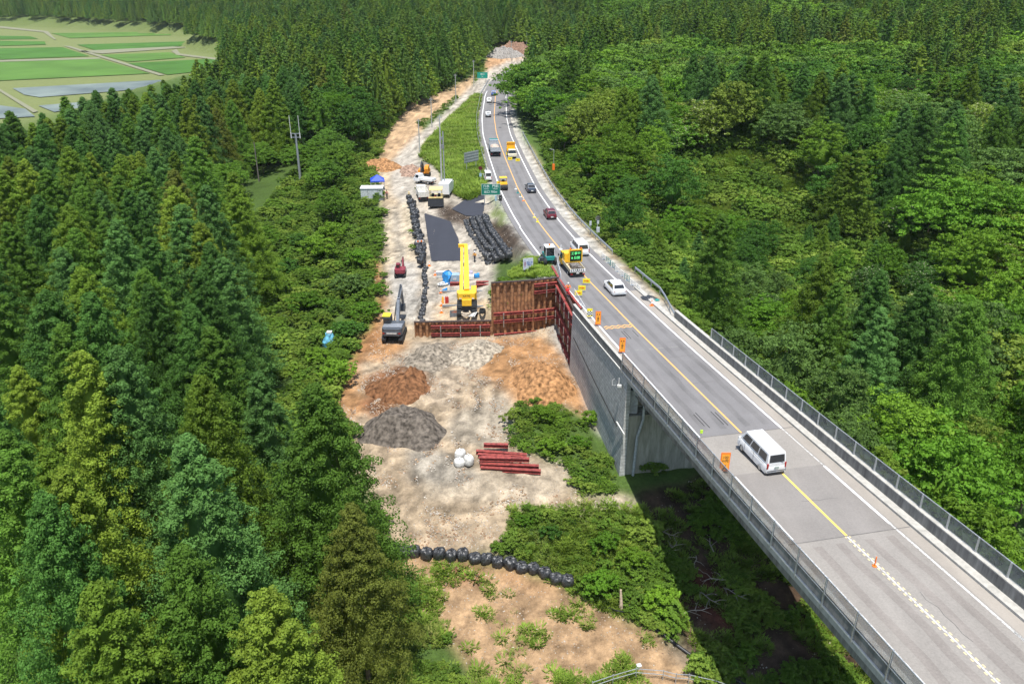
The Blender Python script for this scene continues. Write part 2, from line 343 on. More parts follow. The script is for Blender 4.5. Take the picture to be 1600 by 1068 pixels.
# soil, gravel and turf areas, outlined where they lie on the ground
GRASS = (.050,.085,.018); TAN = (.42,.325,.22); PALE = (.44,.35,.25); GREY = (.35,.295,.225); ORG = (.42,.23,.105); RED = (.21,.10,.048); SAND = (.50,.34,.20); BROWN = (.085,.062,.045)
ZONES = [
 ('TAN', TAN, [(556,560),(600,515),(655,500),(768,495),(880,505),(905,572),(930,640),(955,735),(985,790),(900,800),(830,792),(800,800),(792,850),(700,872),(610,845),(560,740),(545,680),(528,640),(538,590)]),
 ('GRASS', GRASS, [(792,640),(830,622),(900,640),(925,650),(950,700),(975,775),(905,778),(893,745),(868,722),(800,700)]),
 ('ORG', ORG, [(768,525),(850,528),(890,572),(928,645),(900,640),(860,616),(805,632),(775,600),(748,585),(755,555)]),
 ('PALE', PALE, [(708,530),(772,525),(764,556),(730,590),(700,640),(650,612),(690,580)]),
 ('GREY', GREY, [(640,540),(706,527),(716,548),(690,580),(660,588),(615,570)]),
 ('RED', RED, [(572,588),(620,570),(672,580),(676,600),(640,618),(590,655),(562,645),(575,610)]),
 ('ORG', ORG, [(575,550),(600,530),(640,532),(616,560),(580,570)]),
 ('ORG', ORG, [(530,640),(540,600),(566,582),(566,640),(548,655)]),
 ('GREY', (.37,.315,.24), [(712,640),(792,612),(800,640),(790,694),(704,696),(700,660)]),
 ('PALE', (.46,.38,.28), [(640,745),(800,732),(880,722),(896,760),(860,780),(760,790),(660,775)]),
 ('GREY', (.36,.32,.26), [(640,700),(690,708),(760,745),(700,760),(630,745)]),
 ('ORGCUT', (.40,.205,.09), [(588,395),(603,470),(606,528),(570,556),(548,600),(524,640),(532,590),(560,545),(580,510),(590,470),(580,410)]),
 ('TRACK', (.50,.39,.26), [(597,318),(590,290),(580,262),(604,246),(640,250),(650,300),(634,316),(645,380),(662,445),(656,505),(640,532),(600,534),(604,472),(598,400)]),
 ('TRACKP', (.52,.43,.31), [(600,322),(632,318),(640,360),(650,410),(606,410),(600,370)]),
 ('RUT', (.36,.33,.28), [(614,322),(620,322),(632,410),(624,410)]),
 ('GRAV', (.43,.40,.35), [(606,412),(650,410),(658,445),(652,500),(638,508),(612,480)]),
 ('SANDB', (.44,.27,.14), [(583,252),(604,250),(612,268),(596,262)]),
 ('SANDFAR', SAND, [(592,246),(606,208),(640,160),(700,140),(742,118),(735,140),(690,170),(640,225),(612,252)]),
 ('SANDFAR2', (.50,.30,.16), [(757,102),(765,85),(790,74),(832,76),(836,86),(808,96),(762,112)]),
 ('TRACKF', (.48,.43,.36), [(612,252),(640,222),(690,176),(735,136),(764,108),(808,90),(838,84),(836,92),(795,108),(748,148),(722,166),(690,196),(668,225),(654,250),(652,300),(630,320),(610,300)]),
 ('WEED', GRASS, [(655,196),(700,160),(712,148),(718,152),(690,182),(662,205)]),
 ('YARD', (.44,.39,.32), [(634,312),(655,300),(652,250),(690,262),(710,300),(760,302),(772,318),(800,355),(822,394),(812,402),(770,400),(770,432),(768,505),(648,508),(662,445),(648,385)]),
 ('GRASSB', GRASS, [(780,432),(800,404),(826,396),(852,428)]),
 ('RAMP', BROWN, [(680,324),(702,316),(722,328),(760,348),(796,346),(812,368),(842,394),(800,394),(770,392),(750,362),(714,350),(692,346)]),
 ('MEDIAN', (.10,.13,.035), [(762,330),(790,325),(800,350),(780,350)]),
 ('PLATE', (.50,.38,.25), [(680,470),(768,470),(768,500),(676,500)]),
 # foreground
 ('FG', (.42,.275,.155), [(612,842),(690,868),(800,890),(900,925),(960,960),(1010,985),(1060,1010),(1110,1068),(1140,1140),(820,1140),(740,1050),(690,985),(640,935),(612,890)]),
 ('FGRED', (.26,.13,.075), [(670,868),(760,884),(745,915),(690,915)]),
 ('FGR2', (.46,.27,.14), [(756,884),(890,925),(870,925),(800,915)]),
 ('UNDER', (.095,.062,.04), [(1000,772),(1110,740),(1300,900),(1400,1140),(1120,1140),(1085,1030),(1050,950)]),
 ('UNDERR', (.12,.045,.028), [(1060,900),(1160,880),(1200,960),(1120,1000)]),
 ('DIRT2', (.30,.24,.17), [(1040,1000),(1120,1030),(1200,1068),(1240,1140),(1130,1140)]),
 ('PATH', (.50,.42,.32), [(903,784),(985,778),(990,792),(930,797),(915,812)]),
]
_nx = fbm(GX/1.3, GY/1.3, 3); _ny = fbm(GX/1.3+40, GY/1.3+9, 3)
_sc = FPX/_zc
QX = SX+_nx*_sc*1.1; QY = SY+_ny*_sc*.7
col = np.empty(GX.shape+(3,)); col[:] = GRASS; rough = np.zeros(GX.shape)     # rough: 0 = turf, 1 = soil with stones
gv = fbm(GX/7, GY/7)[..., None]; col *= (1+gv*.6); 
soil = np.zeros(GX.shape, bool)
onleft = (roff(GX, GY) < -4.2) | (GY < 72)
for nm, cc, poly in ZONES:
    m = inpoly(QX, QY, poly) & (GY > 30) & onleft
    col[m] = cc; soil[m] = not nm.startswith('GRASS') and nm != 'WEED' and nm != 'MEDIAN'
# gravel shoulders along the road, retaining ground strip
_o = roff(GX, GY)+_nx*.6
m = (_o > 3.6)&(_o < 6.5+_ny*.8)&(GY > 84)&(GY < 300); col[m] = (.50,.475,.42); soil |= m
m = (_o > 6.5+_ny*.8)&(_o < 7.4)&(GY > 84)&(GY < 200); col[m] = (.36,.27,.16); soil |= m
m = (_o < -3.6)&(_o > np.where((GY > 112)&(GY < 152), -4.9, -6.2)+_ny*.8)&(GY > 101)&(GY < 330); col[m] = (.44,.42,.38); soil |= m
m = (_o < -3.6)&(_o > -5.4)&(GY > 75)&(GY < 101); col[m] = (.42,.40,.36)
m = inpoly(GX+_nx*6, GY+_ny*8, [(34,136),(31,168),(48,178),(62,168),(60,145),(47,134)]); col[m] = (.19,.21,.055)
pad = (GX < -160)&(GY > 265)&(GZ < -8.5); col[pad] = (.13,.15,.055)
def blur(a):
    for ax in (0, 1): a = (np.roll(a, 1, ax)+2*a+np.roll(a, -1, ax))/4
    return a
for _ in range(4): col = blur(col)
n2 = fbm(GX/.9, GY/.9, 4)[..., None]; n3 = fbm(GX/4+3, GY/4, 3)[..., None]
sm = soil[..., None]; col = np.where(sm, col*(1+n2*.8+n3*.16+_nx[..., None]*.2), col)
col = np.where(sm, col*.78, col*1.25)
col = np.clip(col, .01, .8)
def pdist(X, Y, pts):
    d = np.full(X.shape, 1e9)
    for (x0, y0), (x1, y1) in zip(pts[:-1], pts[1:]):
        vx, vy = x1-x0, y1-y0; t = np.clip(((X-x0)*vx+(Y-y0)*vy)/(vx*vx+vy*vy), 0, 1); d = np.minimum(d, np.hypot(X-x0-t*vx, Y-y0-t*vy))
    return d
_sub = (slice(int(np.searchsorted(gy, 56)), int(np.searchsorted(gy, 170))), slice(int(np.searchsorted(gx, -32)), int(np.searchsorted(gx, 12))))
for pth in ([(612,560),(640,600),(700,650),(700,700),(650,740),(690,790),(800,770)],[(700,560),(735,600),(725,660),(740,700),(850,760)],[(585,600),(560,650),(590,720),(640,770),(700,830)],[(790,560),(760,620),(750,690),(700,740)],[(620,505),(622,440),(612,360),(610,320),(640,280),(620,262)],[(640,300),(600,330),(608,400),(615,470)],[(680,350),(668,420),(670,480)],[(690,300),(640,290),(648,240),(690,185),(740,140)]):
    pw = [(p.x, p.y) for p in (hit(*q) for q in pth)]; dd = pdist(GX[_sub]+_nx[_sub]*.8, GY[_sub]+_ny[_sub]*.8, pw); g_ = np.exp(-((dd-1.05)/.33)**2); g2 = np.exp(-(dd/.5)**2)
    GZ[_sub] += -g_*.10+g2*.05; col[_sub] *= (1-.22*g_+.06*g2)[..., None]
ny_, nx_ = GX.shape
idx = np.arange(nx_*ny_).reshape(ny_, nx_)
F = np.stack([idx[:-1,:-1], idx[:-1,1:], idx[1:,1:], idx[1:,:-1]], -1).reshape(-1, 4)
def ground_mat():
    m, nt, b, N, L = new_mat('soil_and_turf'); tc = N.new('ShaderNodeTexCoord')
    at = N.new('ShaderNodeVertexColor'); at.layer_name = 'soil'
    def noise(sc, det=6, rg=.6): n = N.new('ShaderNodeTexNoise'); n.inputs['Scale'].default_value = sc; n.inputs['Detail'].default_value = det; n.inputs['Roughness'].default_value = rg; L.new(tc.outputs['Object'], n.inputs['Vector']); return n.outputs[0]
    a, bb = noise(2.6, 10, .78), noise(.45, 8, .62)
    v = N.new('ShaderNodeTexVoronoi'); v.inputs['Scale'].default_value = 2.6; v.inputs['Randomness'].default_value = 1; L.new(tc.outputs['Object'], v.inputs['Vector'])
    st = N.new('ShaderNodeMapRange'); L.new(v.outputs['Distance'], st.inputs[0]); st.inputs[1].default_value = .10; st.inputs[2].default_value = .22; st.inputs[3].default_value = 1; st.inputs[4].default_value = 0
    s1 = N.new('ShaderNodeMath'); s1.operation = 'MULTIPLY_ADD'; L.new(a, s1.inputs[0]); s1.inputs[1].default_value = 2.0; s1.inputs[2].default_value = 0
    s2 = N.new('ShaderNodeMath'); s2.operation = 'MULTIPLY_ADD'; L.new(bb, s2.inputs[0]); s2.inputs[1].default_value = .45; s2.inputs[2].default_value = .775
    mu = N.new('ShaderNodeMath'); mu.operation = 'MULTIPLY'; L.new(s1.outputs[0], mu.inputs[0]); L.new(s2.outputs[0], mu.inputs[1])
    sc = N.new('ShaderNodeVectorMath'); sc.operation = 'SCALE'; L.new(at.outputs[0], sc.inputs[0]); L.new(mu.outputs[0], sc.inputs['Scale'])
    bw = N.new('ShaderNodeRGBToBW'); L.new(at.outputs[0], bw.inputs[0])
    mask = N.new('ShaderNodeMapRange'); L.new(bw.outputs[0], mask.inputs[0]); mask.inputs[1].default_value = .15; mask.inputs[2].default_value = .3
    mk = N.new('ShaderNodeMath'); mk.operation = 'MULTIPLY'; L.new(mask.outputs[0], mk.inputs[0]); L.new(st.outputs[0], mk.inputs[1])
    mk2 = N.new('ShaderNodeMath'); mk2.operation = 'MULTIPLY'; L.new(mk.outputs[0], mk2.inputs[0]); L.new(v.outputs['Color'], mk2.inputs[1])
    mx = N.new('ShaderNodeMix'); mx.data_type = 'RGBA'; L.new(mk2.outputs[0], mx.inputs[0]); L.new(sc.outputs[0], mx.inputs[6]); mx.inputs[7].default_value = (.60,.55,.47,1)
    L.new(mx.outputs[2], b.inputs['Base Color']); b.inputs['Roughness'].default_value = .95; b.inputs['Specular IOR Level'].default_value = .15
    ha = N.new('ShaderNodeMath'); ha.operation = 'MULTIPLY_ADD'; L.new(st.outputs[0], ha.inputs[0]); ha.inputs[1].default_value = .5; L.new(a, ha.inputs[2])
    bp = N.new('ShaderNodeBump'); bp.inputs['Strength'].default_value = .8; bp.inputs['Distance'].default_value = .2; L.new(ha.outputs[0], bp.inputs['Height']); L.new(bp.outputs[0], b.inputs['Normal'])
    return m
me = npmesh('ground', np.stack([GX, GY, GZ], -1).reshape(-1, 3), F, ground_mat(), True)
ca = me.color_attributes.new('soil', 'FLOAT_COLOR', 'POINT'); ca.data.foreach_set('color', np.c_[col.reshape(-1, 3), np.ones(nx_*ny_)].astype(np.float32).ravel())
ground = bpy.data.objects.new('ground', me); COL.objects.link(ground); struct(ground)

# ================================================================== ROAD
def ribbon(name, s0, s1, o0, o1, dz, m, step=2.0, parent=None, st=True, wob=0):
    n = max(2, int(abs(s1-s0)/step)+1); V = []
    for i in range(n):
        s = s0+(s1-s0)*i/(n-1); e = wob*float(vnoise(s*.9, o0*3)) if wob else 0
        V += [rp(s, o0+e, dz), rp(s, o1+e, dz)]
    F = [(2*i, 2*i+1, 2*i+3, 2*i+2) for i in range(n-1)]
    b = MB(); b.add(V, F); o = b.build(name, m, parent)
    return struct(o) if st else o
YE = 57.2
ribbon('road', YE, 89, -4.6, 4.75, 0, asph); ribbon('road', 89, 102, -3.85, 4.75, 0, asph, 13); ribbon('road', 102, 440, -4.6, 4.75, 0, asph); ribbon('road', -10, YE, -4.7, 4.75, 0, asph_old)
ribbon('road_shoulder', -10, 95, 3.86, 4.75, .004, shoulder_m); ribbon('road_shoulder', 60, 89, -4.6, -3.9, .004, shoulder_m)
ribbon('road_patch', 42.6, 51.2, -3.9, 3.8, .004, asphalt('patched_asphalt', (.225,.208,.192), .3, .2))
ribbon('road_patch', 150, 205, -3.5, -.2, .004, asphalt('patched_asphalt_b', (.175,.168,.165), .25, .2))
def line(o, s0, s1, wd, m, wob=0): ribbon('road_marking', s0, s1, o-wd/2, o+wd/2, .009, m, 1.5, wob=wob)
line(3.66, YE, 300, .2, p_white); line(-3.72, YE, 130, .2, p_white); line(-3.6, 130, 300, .2, p_white)
line(3.66, 43.2, 51.0, .2, p_white); line(-3.72, 43, 51, .2, p_white)
line(3.66, 51, YE, .1, p_worn); line(3.66, -8, 43.2, .16, p_worn); line(-3.72, -8, 42, .14, p_worn); line(3.66, 27.5, 33, .17, p_white)
line(0, YE, 300, .16, p_orange); line(0, 42.6, 51.4, .17, p_yellow)
line(0, -8, 42.6, .12, p_worn)
b = MB(); y = 42.4
while y > -6:
    for q in (-1, 1):
        a, c = sorted((q*.10, q*.20)); sh = -.12
        b.add([rp(y, a, .010), rp(y, c, .010), rp(y+.22, c, .010), rp(y+.22, a, .010)], [(0,1,2,3)])
    y -= .48
struct(b.build('road_marking', paint('cream_road_paint', (.62,.52,.30), .40)))
# zig-zag band across the left lane + skid marks
b = MB(); n = 9
for k, dy in enumerate((0, .55)):
    for i in range(n):
        x0 = -3.35+i*.36; s0 = 83.0-dy+(.28 if i % 2 else 0); s1 = 83.0-dy+(0 if i % 2 else .28)
        b.add([rp(s0, x0, .012), rp(s1, x0+.36, .012), rp(s1+.2, x0+.36, .012), rp(s0+.2, x0, .012)], [(0,1,2,3)])
struct(b.build('road_marking', p_orange))
b = MB()
for o0, s0, s1 in ((-2.5,59,61.2),(-2.2,58.6,61.5),(-.8,58.9,61.4),(-.5,58.7,61.2),(-1.9,79.3,81.6),(-1.6,79.2,81.7),(-.6,79.6,81.6)):
    b.add([rp(s0, o0, .007), rp(s0, o0+.09, .007), rp(s1, o0+.09, .007), rp(s1, o0, .007)], [(0,1,2,3)])
struct(b.build('skid_mark', mat('tyre_mark', (.045,.043,.042), .9)))
for s in (YE, 42.6):
    b = MB(); b.add([rp(s-.04, -4.6, .013), rp(s-.04, 4.7, .013), rp(s+.04, 4.7, .013), rp(s+.04, -4.6, .013)], [(0,1,2,3)]); struct(b.build('expansion_joint', mat('joint_seal', (.16,.15,.14), .9)))
wear = asphalt('wheel_path_wear', (.150,.140,.133), .3, .25); crackm = mat('crack_seal', (.11,.105,.10), .9)
for o0 in (-2.9, -1.35, .9, 2.5): ribbon('wheel_path', YE+1, 180, o0, o0+.55, .005, asphalt('wheel_path_dark', (.160,.154,.153), .3, .3), wob=.25)
for o0 in (-2.9, -1.2, .9, 2.4): ribbon('wheel_path', -8, 42, o0, o0+.6, .005, asphalt('wheel_path_light', (.235,.212,.192), .4, .3), wob=.3)
q = np.random.RandomState(8)
for i in range(13):
    s0 = q.uniform(10, 130); o0 = q.uniform(-3.4, 3.4); n = 7; al = q.rand() < .5; pts = [(s0+(k*.7 if al else q.normal()*.12), o0+(q.normal()*.08 if al else k*.45)) for k in range(n)]; pts = [p for p in pts if abs(p[1]) < 4.4]
    if len(pts) < 3: continue
    b = MB(); V = []
    for a_, o_ in pts: V += [rp(a_, o_, .008), rp(a_+(.0 if al else .035), o_+(.03 if al else 0), .008)]
    b.add(V, [(2*k, 2*k+1, 2*k+3, 2*k+2) for k in range(len(pts)-1)]); struct(b.build('road_crack', crackm))
# fresh asphalt sheets draped over the work yard
def drape(name, poly, m, dz=.03, z0=-5, step=.8):
    pw = [(lambda p: (p.x, p.y))(hit(*q)) for q in poly]; xs = [p[0] for p in pw]; ys = [p[1] for p in pw]
    X, Y = np.meshgrid(np.arange(min(xs), max(xs)+step, step), np.arange(min(ys), max(ys)+step, step)); Z = height(X, Y)+dz
    Z = np.where(True, Z, Z); I = np.arange(X.size).reshape(X.shape); cx = (X[:-1,:-1]+step/2); cy = (Y[:-1,:-1]+step/2)
    k = inpoly(cx, cy, pw).ravel(); Fq = np.stack([I[:-1,:-1], I[:-1,1:], I[1:,1:], I[1:,:-1]], -1).reshape(-1, 4)[k]
    o = bpy.data.objects.new(name, npmesh(name, np.stack([X, Y, Z], -1).reshape(-1, 3), Fq, m, True)); COL.objects.link(o); return struct(o)
drape('asphalt_patch', [(663,334),(704,347),(716,372),(722,408),(674,409),(668,370)], asph_new, .05, step=.12)
drape('asphalt_patch', [(706,328),(736,306),(758,306),(754,340),(728,338)], asph_new, .14, step=.12)

# ================================================================== PADDIES
def mflat(name, c, rough=.9, spec=.2, sc=.15): return mat(name, c, rough, var=.10, scale=sc, spec=spec)
padm = mflat('young_rice', (.060,.150,.022), sc=.04); padm2 = mflat('pale_rice', (.085,.175,.030), sc=.04)
waterm = mat('paddy_water', (.15,.17,.13), .3, var=.3, scale=.05, spec=.9)
def field(name, poly, m, z=-9.0):
    b = MB(); pp = [G(x, y, z) for x, y in poly]; b.add(pp, [tuple(range(len(pp)))[::-1]]); o = b.build(name, m); return struct(o)
for poly, m in (([(-20,56),(48,57),(60,61),(-20,62)],padm),([(-20,64),(70,65),(72,70),(-20,72.5)],padm),([(-20,76),(98,74),(140,88),(-20,94)],padm),([(-20,98),(155,92),(235,115),(-20,127)],padm2),
                ([(120,70),(290,65),(288,72),(150,79)],padm),([(158,86),(265,82),(290,90),(200,97)],padm2),([(200,99),(330,92),(354,97),(345,108),(262,117)],padm),([(80,52),(260,50),(270,55),(110,60)],padm2)):
    field('rice_field', poly, m)
for poly in ([(20,138),(250,125),(258,128),(236,138),(62,152),(38,148)],[(-20,162),(40,170),(55,182),(-20,186)],[(60,165),(160,157),(165,163),(85,175)]): field('flooded_paddy', poly, waterm)
fp = mat('pale_farm_road', (.21,.21,.13), .9)
for poly in ([(-20,40.5),(0,41),(75,49),(88,62),(85,62),(68,50.5),(-20,42)],[(-20,134),(0,139),(60,174),(52,176),(0,143),(-20,138)],[(100,72),(109,72),(258,117),(249,118)],[(268,80),(276,77),(282,84),(356,93),(356,96),(276,86)],[(-20,94.5),(155,90),(158,92),(-20,97.5)],[(120,80),(270,73),(300,74),(160,84)]): field('farm_road', poly, fp, -8.96)

# ================================================================== BRIDGE
A0 = 70.2                                     # the abutment face
bridge = thing('bridge', 'grey concrete road bridge with stained parapets crossing the lower right of the view', 'bridge', (0,0,0))
def sweep(name, s0, s1, prof, m, parent=bridge, step=1.6):
    n = int(abs(s1-s0)/step)+1; b = MB(); b.loft([[rp(s0+(s1-s0)*i/(n-1), o, z) for o, z in prof] for i in range(n)]); return b.build(name, m, parent)
sweep('deck', -9, A0+1.2, [(-5.3,-.02),(-5.3,-.62),(-4.2,-.78),(5.0,-.78),(5.8,-.62),(5.8,-.02)], c_edge)
for o in (-3.9, -1.3, 1.3, 3.9): sweep('girder', -9, A0+.4, [(o-.3,-.8),(o-.3,-2.5),(o+.3,-2.5),(o+.3,-.8)], c_par)
sweep('parapet', -9, 84, [(5.38,-.01),(5.38,1.0),(5.68,1.0),(5.72,-.01)], c_par); sweep('parapet_coping', -9, 84, [(5.34,1.003),(5.34,1.08),(5.72,1.08),(5.72,1.003)], c_edge)
sweep('kerb', -9, 96, [(4.78,-.01),(4.78,.16),(5.376,.18),(5.376,-.01)], c_edge)
sweep('parapet', -9, 89.2, [(-5.02,-.01),(-5.02,.82),(-5.25,.82),(-5.30,-.01)], c_par); sweep('parapet_coping', -9, 89.2, [(-4.98,.823),(-4.98,.88),(-5.3,.88),(-5.3,.823)], c_edge)
sweep('fascia_ledge', -9, 89.0, [(-5.304,-.02),(-5.40,-.02),(-5.40,-.12),(-5.304,-.12)], offwhite)
sweep('kerb', -9, 89.2, [(-4.62,-.01),(-4.62,.14),(-5.016,.14),(-5.016,-.01)], c_edge)
# screens
def screen(side, s0, s1, step, zb, zt, o, label):
    t = thing('screen_fence', label, 'screen fence'); n = int((s1-s0)/step)
    pane = mat('clear_screen_panel', (.16,.20,.25), .15, var=.35, scale=1.5, alpha=.42, spec=.9) if side < 0 else mat('mesh_screen_panel', (.16,.18,.185), .5, var=.2, scale=2, alpha=.62)
    for i in range(n+1):
        s = s0+(s1-s0)*i/n; b = MB(); lean = -.0*side
        b.beam(rp(s, o, -.25 if side < 0 else zb-.1), rp(s, o+lean, zt+.03), .10, .10, up=(0,1,0)); b.build('post', galv, t)
        if i < n:
            e = s+(s1-s0)/n; b = MB(); q = o+side*.03
            b.add([rp(s+.08, q, zb), rp(e-.08, q, zb), rp(e-.08, q, zt), rp(s+.08, q, zt)], [(0,1,2,3)]); p = b.build('panel', pane, t)
            m_ = p.modifiers.new('solid', 'SOLIDIFY'); m_.thickness = .008
            for zz in (zb, zt): b = MB(); b.beam(rp(s+.06, o+side*.03, zz), rp(e-.06, o+side*.03, zz), .05, .05); b.build('rail', galv, t)
    return t
screen(-1, -6, 71.5, 2.85, .86, 1.95, -5.38, 'clear panel screen fence with grey posts along the left parapet, nearer the earth works')
screen(1, -6, 75.0, 2.4, 1.10, 2.15, 5.62, 'grey mesh screen fence on the far right parapet beside the woods')
# abutment
ab = MB(); Z1 = -5.0
def acr(s, o, z): tx, ty = rt(A0); return Vector((float(rx(A0)+o*ty+(s-A0)*tx), float(A0-o*tx+(s-A0)*ty), z))
ab.loft([[acr(A0-.1, -5.32, z), acr(A0-.1, 5.6, z), acr(A0+6, 5.6, z), acr(A0+6, -5.0, z)] for z in (-17, Z1)]); ab.build('abutment', c_abut, bridge)
b = MB(); b.loft([[acr(A0+1.8, -4.9, z), acr(A0+1.8, 5.5, z), acr(A0+6, 5.5, z), acr(A0+6, -4.9, z)] for z in (Z1+.003, -.75)]); b.build('backwall', c_abut, bridge)
b = MB(); b.box(acr(A0+.9, -4.4, -3.6), (1.3,1.2,2.6)); b.build('bearing_box', mat('pale_grey_render', (.42,.45,.48), .8), bridge)
b = MB()
for o in range(-5, 6, 2): b.tube([acr(A0+.05, o, Z1), acr(A0+.05, o, Z1+1.0)], .03, 6)
for z in (.5, 1.0): b.tube([acr(A0+.05, -5.3, Z1+z), acr(A0+.05, 5.3, Z1+z)], .025, 6)
b.build('inspection_rail', galv, bridge)
pm = mat('grey_pipe', (.42,.46,.49), .4)
b = MB(); b.tube([acr(A0-.4, -4.6, -.9), acr(A0-.35, -4.5, -2.2), acr(A0-.3, -3.4, -3.4), acr(A0-.3, -3.4, Z1-.4), acr(A0-.3, -3.9, Z1-2.4), acr(A0-.3, -4.1, -13)], .14, 10); b.build('drain_pipe', pm, bridge, True)
# far pier seen below the deck shade is out of the frame; near pier under the deck
# retaining wall
wall = thing('retaining_wall', 'tall grey stone block retaining wall under the left edge of the road', 'wall')
b = MB(); rs = []
for i in range(14):
    s = A0-.2+(89.2-A0+.2)*i/13; o = -5.28
    rs.append([rp(s, o, -.13), rp(s, o-.02, -.13)+Vector((-.0,0,0)), Vector((*rp(s, o-.30)[:2], -15.5)), Vector((*rp(s, o+.4)[:2], -15.5)), rp(s, o+.4, -.13)])
b.loft(rs); b.build('wall_face', c_wall, wall)
b = MB(); b.tube([rp(88, -5.45, -3.0), rp(80, -5.5, -4.6), rp(71.5, -5.55, -6.3)], .05, 6); b.build('cable', blackp, wall)
b = MB(); q = rp(71.2, -5.55, -.4); b.beam(q+Vector((-.15,0,-.3)), q+Vector((-.15,0,-1.7)), .08, .08, up=(0,1,0)); b.box(q+Vector((-.1,-.1,-1.1)), (.4,.3,.2)); b.tube([q+Vector((-.4,.3,-1.2)), q+Vector((-.7,.6,-1.4)), q+Vector((-.7,.9,-1.0)), q+Vector((-.45,.9,-.8))], .02, 5)
q = rp(71.2, -5.7, -5.6); b.beam(q, q+Vector((.6,-1.6,-.5)), .12, .08); b.beam(q+Vector((.6,-1.6,-.5)), q+Vector((.62,-1.6,-1.6)), .08, .08, up=(0,1,0)); b.build('cable_box', offwhite, wall)

# ================================================================== SHEET PILE WALLS
def sheet(name, label, pts, ztop, zbot, walers, face=1, cap=True):
    t = thing(name, label, 'sheet pile wall', (0,0,0)); b = MB()
    for (p, q) in zip(pts[:-1], pts[1:]):
        p = Vector((*p, 0)); q = Vector((*q, 0)); d = (q-p); Ln = d.length; d.normalize(); n = Vector((d.y, -d.x, 0))*face
        m = max(1, round(Ln/.9)); pr = []
        for i in range(m):
            for u, h in ((0,.0),(.12,.0),(.28,-.34),(.62,-.34),(.78,.0)): pr.append((Ln*(i+u*1.0)/m, h))
        pr.append((Ln, 0)); k = len(pr)
        V = [p+d*a+n*h+Vector((0,0,z)) for z in (zbot, ztop) for a, h in pr]
        b.add(V, [(i, i+1, k+i+1, k+i) for i in range(k-1)])
    o = b.build('sheet_piling', rust, t); s_ = o.modifiers.new('solid', 'SOLIDIFY'); s_.thickness = .03
    for (p, q, z, big) in walers:
        p = Vector((*p, z)); q = Vector((*q, z)); d = (q-p).normalized(); n = Vector((d.y, -d.x, 0))*face
        b = MB(); b.ibeam(p+n*.22, q+n*.22, .36, .36, .035); b.build('waler', maroon, t)
        Ln = (q-p).length; b = MB(); k = max(1, round(Ln/2.6))
        for i in range(k):
            c = p+d*(Ln*(i+.5)/k)+n*.45; b.box(c, (.14,.14,.3)); b.beam(c-Vector((0,0,.1)), c+Vector((0,0,-.75)), .10, .08, up=(0,1,0))
        b.build('bracket', chrome, t)
        if big: b = MB(); b.build
    if cap:
        b = MB()
        for (p, q) in zip(pts[:-1], pts[1:]): b.beam((*p, ztop+.08), (*q, ztop+.08), .30, .14)
        b.build('cap_beam', mat('dark_cap_steel', (.07,.05,.045), .7), t)
    return t
WL, WM, WC, WR, WE = (-13.1,98.1), (-2.75,98.6), (2.9,99.6), (6.1,100.6), (7.6,89.3)
sheet('sheet_pile_wall', 'low rusty sheet pile wall with red walers below the yellow crane', [WL, WM], -7.15, -12,
      [((-10.9,98.2), (-2.95,98.6), -7.75, 0), ((-10.9,98.2), (-2.95,98.6), -8.85, 0)])
sheet('sheet_pile_wall', 'tall rusty sheet pile wall facing the earth works, two tone brown with red walers', [WM, WC, WR], -1.75, -12,
      [(WC, WR, -2.35, 0), (WC, WR, -3.35, 0), ((-2.5,98.65), (2.75,99.6), -6.1, 0), ((-2.5,98.65), (2.75,99.6), -7.2, 0), (WC, WR, -6.1, 0), (WC, WR, -7.2, 0), ((-2.5,98.65), WR, -9.2, 0), ((-2.5,98.65), WR, -10.1, 0)])
sheet('sheet_pile_wall', 'dark rusty sheet pile wall running along the road edge down to the concrete retaining wall', [WR, (6.95,95), WE], -1.95, -14,
      [(WR, WE, -2.7, 0), (WR, WE, -3.9, 0), (WR, WE, -6.0, 0), (WR, WE, -7.2, 0), (WR, WE, -9.1, 0), (WR, WE, -10.4, 0)], face=1)
